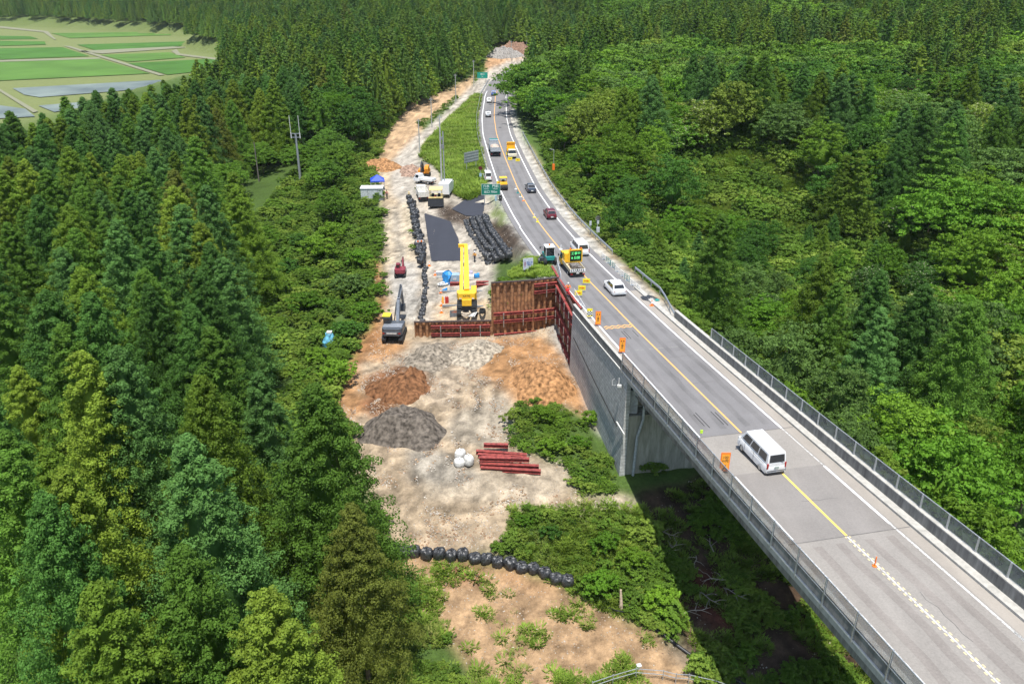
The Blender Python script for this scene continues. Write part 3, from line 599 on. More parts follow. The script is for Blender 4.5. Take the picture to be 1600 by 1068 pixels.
# ================================================================== VEGETATION
def leaf_mat(name, base, tint_obj=True, spread=.35, trans=.34, spec=.12, flower=None, place=.22):
    m = bpy.data.materials.new(name); m.use_nodes = True; nt = m.node_tree; N = nt.nodes; L = nt.links; b = N['Principled BSDF']
    oi = N.new('ShaderNodeObjectInfo'); tc = N.new('ShaderNodeTexCoord'); nz = N.new('ShaderNodeTexNoise'); nz.inputs['Scale'].default_value = .9; nz.inputs['Detail'].default_value = 6; nz.inputs['Roughness'].default_value = .75
    L.new(tc.outputs['Object'], nz.inputs['Vector'])
    mr = N.new('ShaderNodeMapRange'); L.new(nz.outputs[0], mr.inputs[0]); mr.inputs[1].default_value = .3; mr.inputs[2].default_value = .7; mr.inputs[3].default_value = 1-spread; mr.inputs[4].default_value = 1+spread
    m2 = N.new('ShaderNodeMapRange'); L.new(oi.outputs['Random'], m2.inputs[0]); m2.inputs[3].default_value = .78; m2.inputs[4].default_value = 1.25
    mu = N.new('ShaderNodeMath'); mu.operation = 'MULTIPLY'; L.new(mr.outputs[0], mu.inputs[0]); L.new(m2.outputs[0], mu.inputs[1])
    sc = N.new('ShaderNodeVectorMath'); sc.operation = 'SCALE'; L.new(mu.outputs[0], sc.inputs['Scale'])
    if tint_obj: L.new(oi.outputs['Color'], sc.inputs[0])
    else:
        r = N.new('ShaderNodeValToRGB'); el = r.color_ramp.elements; el[0].color = (*base[0], 1); el[1].color = (*base[-1], 1)
        for i, c in enumerate(base[1:-1]): e = el.new((i+1)/(len(base)-1)); e.color = (*c, 1)
        # a second, decorrelated random
        ml = N.new('ShaderNodeMath'); ml.operation = 'MULTIPLY'; L.new(oi.outputs['Random'], ml.inputs[0]); ml.inputs[1].default_value = 7.31; fr = N.new('ShaderNodeMath'); fr.operation = 'FRACT'; L.new(ml.outputs[0], fr.inputs[0])
        ln = N.new('ShaderNodeTexNoise'); ln.inputs['Scale'].default_value = place; ln.inputs['Detail'].default_value = 3; L.new(oi.outputs['Location'], ln.inputs['Vector'])
        lm = N.new('ShaderNodeMapRange'); L.new(ln.outputs[0], lm.inputs[0]); lm.inputs[1].default_value = .33; lm.inputs[2].default_value = .67; av = N.new('ShaderNodeMath'); av.operation = 'MULTIPLY_ADD'; L.new(fr.outputs[0], av.inputs[0]); av.inputs[1].default_value = .35; 
        l2 = N.new('ShaderNodeMath'); l2.operation = 'MULTIPLY'; L.new(lm.outputs[0], l2.inputs[0]); l2.inputs[1].default_value = .68; L.new(l2.outputs[0], av.inputs[2]); fr = av
        L.new(fr.outputs[0], r.inputs[0]); L.new(r.outputs[0], sc.inputs[0])
    src = sc.outputs[0]
    if flower:
        n3 = N.new('ShaderNodeTexNoise'); n3.inputs['Scale'].default_value = 2.5; n3.inputs['Detail'].default_value = 2; L.new(tc.outputs['Object'], n3.inputs['Vector'])
        rr = N.new('ShaderNodeMapRange'); L.new(n3.outputs[0], rr.inputs[0]); rr.inputs[1].default_value = .60; rr.inputs[2].default_value = .66
        mx = N.new('ShaderNodeMix'); mx.data_type = 'RGBA'; L.new(rr.outputs[0], mx.inputs[0]); L.new(src, mx.inputs[6]); mx.inputs[7].default_value = (*flower, 1); src = mx.outputs[2]
    L.new(src, b.inputs['Base Color']); b.inputs['Roughness'].default_value = .6; b.inputs['Specular IOR Level'].default_value = spec
    if trans:
        t = N.new('ShaderNodeBsdfTranslucent'); L.new(src, t.inputs[0]); ms = N.new('ShaderNodeMixShader'); ms.inputs[0].default_value = trans
        L.new(b.outputs[0], ms.inputs[1]); L.new(t.outputs[0], ms.inputs[2]); L.new(ms.outputs[0], N['Material Output'].inputs[0])
    return m
CED = [(0.109,0.214,0.029),(0.147,0.239,0.027),(0.080,0.181,0.034),(0.189,0.269,0.032),(0.105,0.218,0.052),(0.164,0.197,0.034)]
BRO = [(0.108,0.232,0.019),(0.064,0.156,0.021),(0.156,0.284,0.024),(0.120,0.212,0.046),(0.192,0.272,0.036)]
m_ced = leaf_mat('cedar_foliage', None); m_bro = leaf_mat('broadleaf_foliage', None, spec=.16)
m_flo = leaf_mat('flowering_foliage', None, spec=.16, flower=(.50,.48,.33))
m_cedf = leaf_mat('far_cedar_foliage', CED, False, place=.05); m_brof = leaf_mat('far_broadleaf_foliage', BRO, False, place=.05)
m_shr = leaf_mat('shrub_foliage', [(.085,.165,.024),(.150,.260,.030),(.105,.195,.026),(.220,.310,.048),(.160,.265,.034)], False, .4, .34)
m_gra = leaf_mat('weed_foliage', [(.17,.29,.036),(.25,.34,.055),(.15,.25,.03),(.32,.33,.10)], False, .3, .34)
m_bark = mat('bark', (.17,.125,.09), .9, var=.3, scale=3)
def leaves(cen, rad, n, size, seed, flat=1.0, up=.25, fold=.6, shell=.7, asp=1.6):
    r = np.random.RandomState(seed); k = len(cen); c = np.repeat(cen, n, 0); R = np.repeat(rad, n)[:, None]; m = k*n
    d = r.normal(size=(m, 3)); d[:, 2] += up; d /= np.linalg.norm(d, axis=1)[:, None]
    rr = (shell+(1-shell)*r.rand(m))[:, None]*(.85+.3*r.rand(m))[:, None]
    p = c+d*R*rr*np.array([1, 1, flat])
    nn = d+r.normal(size=(m, 3))*fold; nn[:, 2] += .25; nn /= np.linalg.norm(nn, axis=1)[:, None]
    t = np.cross(nn, r.normal(size=(m, 3))); t /= np.linalg.norm(t, axis=1)[:, None]; b = np.cross(nn, t)
    s = size*(.6+.8*r.rand(m))[:, None]
    V = np.stack([p-t*s*asp*.5, p-b*s*.5, p+t*s*asp*.5, p+b*s*.5], 1).reshape(-1, 3)
    return V, np.arange(4*m).reshape(-1, 4)
def blob(rings, seed, n=14, amp=.12):
    r = np.random.RandomState(seed); V = []; 
    for z, R in rings:
        for k in range(n): a = 2*pi*k/n; q = R*(1+amp*(r.rand()*2-1)); V.append((q*cos(a), q*sin(a), z))
    F = [(i*n+k, i*n+(k+1) % n, (i+1)*n+(k+1) % n, (i+1)*n+k) for i in range(len(rings)-1) for k in range(n)]
    return np.array(V), np.array(F)
def join(*a):
    V = []; F = []; o = 0
    for v, f in a: V.append(v); F.append(f+o); o += len(v)
    return np.concatenate(V), np.concatenate(F)
def cedar_crown(seed, H=20, R=4.0, nb=155, nl=42, size=.115, z0=3.0, layered=0, sub=6):
    r = np.random.RandomState(seed); cen = []; rad = []; k = R/4.9
    ga = r.rand()*6; lob = r.rand(3)*6
    for i in range(nb):
        t = ((i+r.rand())/nb)**1.18; z = z0+(H-z0)*t; a = i*2.399+ga+r.normal()*.3
        Rr = R*min(1, 1.12*(1-t)**.76)*(1 if t > .10 else .8+2*t)*(1+.11*sin(3*a+lob[0]+z*.35)+.07*sin(5*a+lob[1]-z*.6))*(.84+.24*r.rand())
        if layered: z = z0+(H-z0)*(floor(t*layered)+.25*r.rand())/layered
        c = np.array([Rr*cos(a), Rr*sin(a), z-Rr*.14]); cl = (.22+.62*(1-t)**.8)*k
        for j in range(sub):
            o = r.normal(size=3)*cl*.62; o[2] = abs(o[2])*.55-.1; out = -np.array([cos(a), sin(a), -.25])*(j/sub)**1.5*Rr*.55
            cen.append(c+o+out); rad.append((.20+.30*(1-t)+.12*r.rand())*k)
    for z, q in ((.1, .2), (.45, .26), (.9, .36), (1.4, .46), (2.0, .6)): cen.append((0, 0, H-z)); rad.append(q)
    A = leaves(np.array(cen), np.array(rad), nl, size, seed, flat=.85 if not layered else .45, up=.5, fold=.42, shell=.78)
    B = blob([(z0+(H-z0)*t, .30*R*min(1, 1.12*(1-t)**.76)+.02) for t in (.02,.15,.3,.45,.6,.75,.9,.96)], seed, amp=.22)
    return join(A, B)
def broad_crown(seed, H=11, R=4.6, nb=90, nl=30, size=.19, flat=.62, layered=False, sub=5, pr=1.0):
    r = np.random.RandomState(seed); cen = []; rad = []; lob = r.rand(4)*6; k0 = R/5
    for i in range(nb):
        u = 1-1.2*(i+.5)/nb; a = i*2.399+r.normal()*.3; s = sqrt(max(0, 1-u*u)); k = 1+.24*sin(2*a+lob[0])+.18*sin(3*a+lob[1]+3*u)+.12*sin(5*a+lob[2])
        q = (.70+.36*r.rand())*k; z = H*.56+u*H*.42*(.82+.26*r.rand())*(1 if u > 0 else .7)*k**.5
        if layered: z = round(z/1.15)*1.15+.2*r.rand()
        c = np.array([R*s*q*cos(a), R*s*q*sin(a), z])
        for j in range(sub): o = r.normal(size=3)*.72*k0*pr; o[2] *= .28; cen.append(c+o); rad.append((.34+.34*r.rand())*k0**.5*pr)
    A = leaves(np.array(cen), np.array(rad), nl, size, seed, flat=flat, up=.6, fold=.5, shell=.62, asp=1.5)
    B = blob([(H*.38, R*.15), (H*.46, R*.32), (H*.56, R*.36), (H*.66, R*.28), (H*.74, R*.1), (H*.76, .05)], seed, amp=.3)
    return join(A, B)
def cmesh(nm, vf, m): return npmesh(nm, vf[0], vf[1], m)
cedM = [cmesh('cedar_crown', cedar_crown(11, 20, 5.3, 200, 58, .105), m_ced), cmesh('cedar_crown', cedar_crown(12, 18.5, 5.6, 200, 58, .105), m_ced),
        cmesh('cedar_crown', cedar_crown(13, 21, 4.9, 200, 56, .105), m_ced), cmesh('cedar_crown', cedar_crown(14, 17, 5.2, 180, 56, .105), m_ced), cmesh('cedar_crown', cedar_crown(15, 19, 5.0, 180, 26, .18, 4, layered=12), m_ced), cmesh('cedar_crown', cedar_crown(16, 20, 4.0, 110, z0=9), m_ced)]
cedH = [20, 18.5, 21, 17, 19, 20]
broM = [cmesh('leafy_crown', broad_crown(21, 11, 4.3, 80, 32, .16), m_bro), cmesh('leafy_crown', broad_crown(22, 10, 4.6, 70, 30, .23, pr=1.15), m_bro), cmesh('leafy_crown', broad_crown(23, 12.5, 3.9, 100, 34, .14, pr=.8), m_bro),
        cmesh('leafy_crown', broad_crown(24, 9.5, 5.6, 120, 34, .19, .30, True), m_bro)]
broH = [11, 10, 12.5, 9.5]
floM = cmesh('flowering_crown', broad_crown(25, 11, 5.0), m_flo)
small = [cmesh('shrub_crown', broad_crown(31, 3.2, 1.9, 26, 34, .15), m_bro), cmesh('shrub_crown', broad_crown(32, 4.2, 2.3, 32, 34, .15), m_bro), cmesh('shrub_crown', broad_crown(33, 2.4, 1.7, 24, 34, .13, .45), m_bro)]
def trunkmesh(H, r, seed, bro=False):
    q = np.random.RandomState(seed); b = MB(); p = [(0,0,-1.2)]; x = y = 0
    for i in range(1, 6): x += q.normal()*(.12 if bro else .04); y += q.normal()*(.12 if bro else .04); p.append((x, y, H*i/5))
    b.tube(p, [r*(1-.85*i/5) for i in range(6)], 7)
    for k in range(9 if bro else 12):
        z = H*(.3+.6*k/9) if bro else H*(.14+.8*k/12); a = q.rand()*6.3; l = (2.4 if bro else 2.1)*(1-.7*k/12)
        b.tube([(x*z/H, y*z/H, z), (l*.6*cos(a), l*.6*sin(a), z+l*(.45 if bro else .05)), (l*cos(a), l*sin(a), z+l*(.8 if bro else -.1))], [r*.32, r*.2, r*.06], 5)
    o = b.build('trunk', m_bark, None, True); me = o.data; bpy.data.objects.remove(o); return me
ctr = [trunkmesh(h*.96, .27, i) for i, h in enumerate(cedH)]; btr = [trunkmesh(h*.8, .2, i+9, True) for i, h in enumerate(broH)]
def tree(kind, var, loc, rot, sc, color, label, cat, group, crown=None):
    t = thing(kind, label, cat, loc, rot, group); t.scale = (sc[0], sc[0], sc[1])
    me = crown or (cedM[var] if kind == 'cedar_tree' else broM[var]); c = bpy.data.objects.new('crown', me); COL.objects.link(c); c.parent = t; c.color = (*color, 1)
    if kind != 'shrub': k = bpy.data.objects.new('trunk', (ctr if kind == 'cedar_tree' else btr)[var]); COL.objects.link(k); k.parent = t
    return t
LC = [(-11.5,16),(-12.5,40),(-15.2,54),(-17.5,62),(-24,70),(-29,82),(-31,100),(-38,112),(-45,125),(-58,145),(-66,165),(-62,190),(-38,196),(-36,215),(-34,240),(-28,290),(-22,330),(-18,365),(-12,450),(-12,640),(-400,640),(-300,560),(-190,520),(-150,440),(-122,364),(-110,320),(-97,275),(-97,250),(-103,210),(-112,165),(-160,165),(-160,16)]
LB_ = [(-31,140),(-31,172),(-38,190),(-62,188),(-64,165),(-56,145),(-44,128),(-36,130)]
CLEAR = [(34,136),(31,168),(48,178),(62,168),(60,145),(47,134)]
spots = [(G(px, py, -2), r) for px, py, r in ((1190,150,12),(1235,90,12),(1390,120,12),(1450,190,10),(1530,150,12),(1275,250,10),(1250,320,8),(1090,390,7),(1350,330,9),(1580,280,10),(1430,520,6),(1340,480,6),(1100,440,5),(1500,230,10))]+[(Vector((52,192,0)),13),(Vector((68,185,0)),11),(Vector((80,150,0)),9)]
def kind_at(x, y):
    if x < rx(y): 
        if y > 420: return 'c'
        return 'b' if fbm(x/18+3, y/18, 2) > (.40 if y < 200 else .33) else 'c'
    for s, r in spots:
        if (s.x-x)**2+(s.y-y)**2 < r*r: return 'c'
    n = float(fbm(x/28+8, y/28, 2))
    if y > 300: return 'c' if n > (-.15 if x < 110 else .18) else 'b'
    return 'c' if n > .36 else 'b'
cand = []
def ok(x, y):
    if inpoly(np.array([x]), np.array([y]), LC)[0]: return kind_at(x, y)
    if inpoly(np.array([x]), np.array([y]), LB_)[0]: return 'b'
    o = float(roff(x, y)); 
    if x > rx(y) and (o > 11.5 if y < 200 else o > 9.5):
        if inpoly(np.array([x]), np.array([y]), CLEAR)[0]: return None
        return kind_at(x, y)
    if y > 455: return 'c'
    return None
y = 17.0; row = 0
while y < 1150:
    sp = 7.0 if y < 150 else max(5.0, 7.0-(y-150)*.03)+max(0, y-260)*.008; x = -y*.78-40
    while x < y*.80+40:
        if y > 1300 and not -900 < x < 700: x += sp; continue
        sx = 1.0; xx = x+rnd.uniform(-.38, .38)*sp+(sp/2 if row % 2 else 0); yy = y+rnd.uniform(-.38, .38)*sp
        k = ok(xx, yy)
        x += sp if k == 'c' else sp*1.05
        if k == 'b' and rnd.random() < .12: continue
        if (135 < yy < 180 and (abs(xx+.267*yy) < 3.6 or abs(xx+.325*yy) < 2.6)) or (-50 < xx < -41 and 152 < yy < 181) or (-57 < xx < -50.5 and 150 < yy < 178): continue
        if not k: continue
        cand.append((k, xx, yy))
    y += sp*.90; row += 1
xs = np.array([c[1] for c in cand]); ys = np.array([c[2] for c in cand]); zs = height(xs, ys)
items = []
for (k, x, y), z in zip(cand, zs):
    if k == 'c' and x < -150 and y > 265 and z < -8: continue
    z = float(z)
    near = 1.0; far = y > 260
    h = (16+rnd.random()*5.0) if k == 'c' else (8.5+rnd.random()*6.5)
    if 18 < x < 70 and 98 < y < 139: h = min(h, 5.5+rnd.random()*2)
    if k == 'b' and -68 < x < -26 and 125 < y < 195:
        h = min(h, 6.0+rnd.random()*1.8)
        if x > -37 and y > 144: continue
    if x > 0 and k == 'b' and float(roff(x, y)) < 18 and y < 230: h *= .75
    if k == 'c' and 190 < y < 330 and x < -28: h *= 1.0
    if k == 'b' and 120 < y < 178 and (abs(x+.267*y) < 5 or abs(x+.33*y) < 3.5): h = min(h, 5.5)
    u, v, s = P(x, y, z+h*.7); ut, vt, _ = P(x, y, z+h)
    if u < -60 or u > 1660 or vt > 1110 or v < -60: continue
    items.append([s, k, x, y, z, h])
# hero cedars picked out at the left front
hero = [(292,684,8.4,4.6,4,'bluish green'),(492,604,7.4,4.9,0,'deep green'),(232,372,8.5,4.2,2,'deep green'),(283,858,5.5,3.9,0,'olive green'),(412,925,3.6,4.2,3,'yellowish green'),(548,790,1.6,3.4,5,'brownish yellow green'),(125,550,9,4.0,3,'yellowish green'),(95,735,8,4.0,3,'yellowish green'),(182,545,8.8,4.0,4,'bluish green'),(312,590,7.8,3.9,1,'olive green'),(328,512,7,4.0,0,'deep green'),(105,230,9.5,4.4,1,'olive green'),(180,345,9,4.3,4,'bluish green'),(65,775,8,3.8,2,'deep green'),(150,915,6,3.9,1,'olive green')]
tn = ['deep green','olive','dark bluish','yellowish','bluish','brownish']
tint = [CED[0], CED[1], CED[2], CED[3], CED[4], CED[5]]
htop = []
for px, py, zt, r, ti, cn in hero: p = G(px, py, zt); htop.append((p, r, ti))
keep = []
for it in items:
    if it[1] == 'c' and any((it[2]-p.x)**2+(it[3]-p.y)**2 < (r*1.15)**2 for p, r, ti in htop): continue
    keep.append(it)
items = keep
desc = ['near the lower left, tip standing clear','with its whole right side against the bare fill','in the middle of the left forest','at the bottom, left of the weedy slope','at the bottom edge, in front of the yellowish cedars','under the big cedar beside the bag row','at the far left, halfway down the photo','at the far left below the middle','just right of a yellowish one, far left','above the large bluish cedar','in the middle of the left forest, above the bluish cedar','near the top of the left forest below the paddies','in front of the tree line below the paddies','at the left edge, lower third','near the bottom left edge']
for i, ((p, r, ti), (px, py, zt, _, _, cn)) in enumerate(zip(htop, hero)):
    g = hz(p.x, p.y); H = zt-g; v = i % 4
    tree('cedar_tree', v, (p.x, p.y, g), i*1.3, (r*1.26/[5.3,5.6,4.9,5.2][v], H/cedH[v]), tint[ti], '%s cedar %s' % (cn, desc[i]), 'tree', 'cedars of the near left forest')
_W1 = 'zero one two three four five six seven eight nine ten eleven twelve thirteen fourteen fifteen sixteen seventeen eighteen nineteen'.split(); _W2 = 'x x twenty thirty forty fifty sixty seventy eighty ninety'.split()
def nw(n): n = int(max(0, min(99, round(n)))); return _W1[n] if n < 20 else _W2[n//10]+('' if n % 10 == 0 else '-'+_W1[n % 10])
_used = set()
def where(u, v, pre=''):
    a, b = nw(u/16), nw(v/10.68)
    for fa, fb in (('', ''), (' and a half', ''), ('', ' and a half'), (' and a half', ' and a half')):
        if fa: a2 = nw(floor(u/16))
        else: a2 = a
        b2 = nw(floor(v/10.68)) if fb else b
        t = '%s%s percent across, %s%s percent down' % (a2, fa, b2, fb)
        if (pre, t) not in _used: break
    _used.add((pre, t)); return t
def region(x, y, u, v):
    if x < rx(y):
        if y > 190: return 'in the dark forest behind the left track' if u > 350 else 'in the tree line in front of the paddies'
        a = 'left edge' if u < 180 else 'middle' if u < 400 else 'right margin'
        return '%s of the near left forest, %s' % (a, 'upper part' if v < 330 else 'mid height' if v < 620 else 'lower part')
    if y > 240: return 'on the far wooded hillside top right' if u > 1150 else 'on the far wooded hillside behind the road bend'
    a = 'beside the guardrail' if float(roff(x, y)) < 24 else 'deep in the right woods'
    return '%s, %s' % (a, 'upper part' if v < 280 else 'mid height' if v < 520 else 'lower right')
NB = ['fresh green','deep green','yellow green','greyish green','pale lime']
items.sort(key=lambda t: -t[0]); cnt = {'c': 0, 'b': 0}; rest = {'c': [], 'b': []}
for s, k, x, y, z, h in items:
    u, v, _ = P(x, y, z+h*.6)
    if cnt[k] >= 268: rest[k].append((x, y, z, h)); continue
    cnt[k] += 1; reg = region(x, y, u, v)
    if k == 'c':
        var = rnd.choice([0,1,2,3,0,1,2,3,4] if x > 0 else [0,1,2,3]); ti = min(5, int(6*max(0, min(.999, .5+1.1*float(fbm(x/9, y/9, 2))+rnd.uniform(-.3, .3)))))
        ti = [2,0,4,1,3,5][ti]
        if x < rx(y) and 195 < y < 345 and x > -52+.07*(y-195): var = 5
        if (x > 0 or rnd.random() < .8) and ti == 5: ti = 0
        if x > 0 and ti == 3: ti = 1
        dn = 'dense' if y > 190 else 'conical'
        tree('cedar_tree', var, (x, y, z), rnd.random()*6.28, (h/19*rnd.uniform(.84, 1.02), h/cedH[var]), tint[ti], '%s %s cedar, %s' % (dn, tn[ti], where(u, v, dn+tn[ti])), 'tree', 'cedars %s' % reg)
    else:
        var = rnd.choice([0,1,2,3]); ti = int(5*max(0, min(.999, .45+1.2*float(fbm(x/11+20, y/11, 2))+rnd.uniform(-.25, .25))))
        c = BRO[[1,0,3,2,4][ti]]; n = NB[[1,0,3,2,4][ti]]
        if -66 < x < -30 and 125 < y < 192: var = 3; c = rnd.choice([(.130,.250,.028),(.110,.220,.028),(.150,.270,.032)]); n = NB[2]
        dead = x > 0 and y > 190 and rnd.random() < .05
        if dead: c = rnd.choice([(.20,.12,.075),(.20,.17,.13)]); n = 'withered'
        fl = x > 0 and 80 < y < 200 and rnd.random() < .10
        tree('broadleaf_tree', var, (x, y, z), rnd.random()*6.28, (h/10.5*rnd.uniform(.72, 1.2), h/broH[var]), c, '%s%s broadleaf tree, %s' % (n, ' flowering' if fl else '', where(u, v, n+str(fl))), 'tree', 'broadleaf trees %s' % reg, floM if fl else None)
def scatter(name, pts, scl, srcs, label=None, flat=False):
    "one object of kind stuff: leafy meshes instanced on points"
    me = bpy.data.meshes.new(name); me.vertices.add(len(pts)); me.vertices.foreach_set('co', np.array(pts, np.float32).ravel()); me.update()
    r = np.random.RandomState(len(pts))
    for nm, ty, key, arr in (('scl', 'FLOAT_VECTOR', 'vector', np.array(scl, np.float32)), ('rot', 'FLOAT_VECTOR', 'vector', np.c_[np.zeros((len(pts), 2)), r.rand(len(pts))*6.28].astype(np.float32)), ('pick', 'INT', 'value', r.randint(0, len(srcs), len(pts)).astype(np.int32))):
        a = me.attributes.new(nm, ty, 'POINT'); a.data.foreach_set(key, arr.ravel())
    ob = bpy.data.objects.new(name, me); COL.objects.link(ob); ob['kind'] = 'stuff'
    ng = bpy.data.node_groups.new(name, 'GeometryNodeTree'); ng.interface.new_socket('Geometry', in_out='INPUT', socket_type='NodeSocketGeometry'); ng.interface.new_socket('Geometry', in_out='OUTPUT', socket_type='NodeSocketGeometry')
    N = ng.nodes; L = ng.links; gi = N.new('NodeGroupInput'); go = N.new('NodeGroupOutput'); ip = N.new('GeometryNodeInstanceOnPoints'); gt = N.new('GeometryNodeGeometryToInstance')
    for i, s in enumerate(reversed(srcs)):
        q = bpy.data.objects.new(name+'_leafage', s); oi = N.new('GeometryNodeObjectInfo'); oi.inputs['Object'].default_value = q; L.new(oi.outputs['Geometry'], gt.inputs[0])
    L.new(gi.outputs[0], ip.inputs['Points']); L.new(gt.outputs[0], ip.inputs['Instance']); ip.inputs['Pick Instance'].default_value = True
    def na(n, ty): a = N.new('GeometryNodeInputNamedAttribute'); a.data_type = ty; a.inputs['Name'].default_value = n; return a.outputs['Attribute']
    L.new(na('pick', 'INT'), ip.inputs['Instance Index']); L.new(na('rot', 'FLOAT_VECTOR'), ip.inputs['Rotation']); L.new(na('scl', 'FLOAT_VECTOR'), ip.inputs['Scale']); L.new(ip.outputs[0], go.inputs[0])
    mo = ob.modifiers.new('scatter', 'NODES'); mo.node_group = ng
    if label: ob['label'] = label
    return ob
farC = [cmesh('far_cedar', cedar_crown(41, 19, 4.0, 90, 16, .27, sub=3), m_cedf), cmesh('far_cedar', cedar_crown(42, 20, 3.6, 90, 16, .27, sub=3), m_cedf), cmesh('far_cedar', cedar_crown(43, 18, 4.3, 90, 16, .28, sub=3), m_cedf)]
farB = [cmesh('far_leafy', broad_crown(51, 11, 5.0, 60, 16, .33, sub=4), m_brof), cmesh('far_leafy', broad_crown(52, 10, 5.6, 60, 16, .33, sub=4), m_brof)]
a = rest['c']; scatter('cedar_forest', [(x, y, z) for x, y, z, h in a], [(h/19*rnd.uniform(.85,1.3)*(1+max(0, y-300)/1500),)*2+(h/19,) for x, y, z, h in a], farC, 'dark cedar forest covering the hills behind and between the nearer trees')
a = rest['b']; scatter('broadleaf_forest', [(x, y, z) for x, y, z, h in a], [(h/10.5*rnd.uniform(.9,1.25),)*2+(h/11,) for x, y, z, h in a], farB, 'mixed green broadleaf woods on the far slopes')
print('TREES', cnt, len(rest['c']), len(rest['b']))
# undergrowth ------------------------------------------------------
shr = [cmesh('bush_leafage', broad_crown(61, 1.5, .95, 12, 24, .12, sub=3), m_shr), cmesh('bush_leafage', broad_crown(62, 1.1, 1.1, 12, 24, .11, sub=3), m_shr), cmesh('bush_leafage', broad_crown(63, 2.1, 1.2, 14, 24, .14, sub=3), m_shr)]
def weed(seed):
    r = np.random.RandomState(seed); n = 46; a = r.rand(n)*6.28; d = r.rand(n)**.6*.5; p = np.c_[np.cos(a)*d, np.sin(a)*d, np.zeros(n)]; h = .16+.30*r.rand(n); t = np.c_[np.cos(a+1.5), np.sin(a+1.5), np.zeros(n)]*.045; o = np.c_[np.cos(a), np.sin(a), np.zeros(n)]*.34; o[:, 2] = h
    V = np.stack([p-t, p+t, p+t*1.4+o*.6, p+o*1.15], 1).reshape(-1, 3); return V, np.arange(4*n).reshape(-1, 4)
wd = [cmesh('weed_leafage', weed(i), m_gra) for i in range(3)]
R_ = np.random.RandomState(5)
def greens(n, x0, x1, y0, y1, test, lo, hi):
    X = R_.uniform(x0, x1, n); Y = R_.uniform(y0, y1, n); Z = height(X, Y); dz = CAMZ-Z; zc = Y*_c+dz*_s; U = 800+FPX*X/zc; W = 534+FPX*(dz*_c-Y*_s)/zc
    k = test(X, Y, U, W)&(U > -30)&(U < 1630)&(W < 1100); X, Y, Z = X[k], Y[k], Z[k]; s = R_.uniform(lo, hi, len(X))
    return np.c_[X, Y, Z-.08], np.c_[s*R_.uniform(.8, 1.3, len(X)), s*R_.uniform(.8, 1.3, len(X)), s*R_.uniform(.7, 1.2, len(X))]
SOILP = [z[2] for z in ZONES if not z[0].startswith('GRASS') and z[0] not in ('WEED', 'MEDIAN')]
GRP = [z[2] for z in ZONES if z[0].startswith('GRASS') or z[0] == 'WEED']
def isgreen(X, Y, U, W):
    s = np.zeros(X.shape, bool)
    for nm, cc, p in ZONES:
        m = inpoly(U, W, p); s[m] = not (nm.startswith('GRASS') or nm == 'WEED')
    o = roff(X, Y); s |= (o > -6.6)&(o < 7.3)&(Y > 71)
    s |= inpoly(U, W, [(985,740),(1300,740),(1300,1100),(1090,1100)])
    s |= inpoly(U, W, [(590,830),(700,846),(800,866),(900,893),(915,935),(880,935),(700,900),(590,880)]) | inpoly(U, W, [(765,392),(880,392),(880,445),(765,445)]) | inpoly(U, W, [(890,776),(1000,770),(1000,800),(900,815)]) | inpoly(U, W, [(948,700),(985,740),(1110,740),(1110,790),(985,790),(955,760)])
    return ~s
p1, s1 = greens(30000, -34, 16, 34, 100, isgreen, .40, 1.15)
den = fbm(p1[:, 0]/3.5, p1[:, 1]/3.5, 3); k = den > -.30; p1, s1 = p1[k], s1[k]; den = den[k]; s1 *= (.72+.9*np.clip(den, -.3, .45))[:, None]*np.where(p1[:, 0] > 0, .66, 1)[:, None]
fgm = (p1[:, 1] < 58)&(p1[:, 0] < 4); s1[fgm] *= .55
k = ~((p1[:, 1] < 58)&(den < .05)&(p1[:, 0] < 20)); p1, s1 = p1[k], s1[k]
k = R_.rand(len(p1)) < .42; p1, s1 = p1[k], s1[k]
p2, s2 = greens(26000, -50, 2, 100, 400, lambda X, Y, U, W: isgreen(X, Y, U, W), .35, 1.0); k = R_.rand(len(p2)) < np.where((p2[:, 0] > -26)&(p2[:, 1] > 148), .22, .55); s2 = s2*np.where((p2[:, 0] > -26)&(p2[:, 1] > 148), .55, 1)[:, None]; p2, s2 = p2[k], s2[k]
p3, s3 = greens(26000, 8, 75, 78, 250, lambda X, Y, U, W: (roff(X, Y) > 8.2)&~(inpoly(X, Y, CLEAR)&(R_.rand(len(X)) < .62+.3*(fbm(X/6, Y/6) > 0))), .8, 1.7); k = R_.rand(len(p3)) < .6; p3, s3 = p3[k], s3[k]; s3 = s3*np.clip(.45+(roff(p3[:, 0], p3[:, 1])-8)*.09, .45, 1)[:, None]
p4, s4 = greens(5000, 8, 36, 28, 70, lambda X, Y, U, W: inpoly(U, W, [(985,740),(1300,740),(1420,1100),(1100,1100),(1040,930)])&(fbm(X/3, Y/3) > .0)&(W > 775), .25, .7)
PP = np.concatenate([p1, p2, p3, p4]); SS = np.concatenate([s1, s2, s3, s4]); scatter('undergrowth', PP, SS, shr, 'bright green bushes and creepers covering the slopes round the site'); print('BUSH', len(PP))
def weedtest(X, Y, U, W):
    if True: e = inpoly(U, W, [(792,408),(850,396),(866,432),(800,434)])
    a = inpoly(U, W, [(600,850),(760,890),(1000,960),(1110,1068),(1120,1140),(560,1140)]); d = fbm(X/2.2+7, Y/2.2, 3)
    b = (inpoly(U, W, [(600,890),(680,905),(770,1068),(790,1140),(560,1140)])&(d > -.3))|inpoly(U, W, [(800,790),(1010,790),(1060,975),(960,960),(850,900),(790,850)])
    c = inpoly(U, W, [(840,790),(930,780),(990,790),(930,810)])
    u_ = inpoly(U, W, [(990,785),(1120,745),(1300,900),(1420,1140),(1130,1140),(1085,1030),(1050,950)])&(d > -.05)&(R_.rand(len(X)) < .7)
    return (e)|u_|(a&(d > .05+.6*R_.rand(len(X))))|(b&(R_.rand(len(X)) < .8))|(c&(R_.rand(len(X)) < .3))
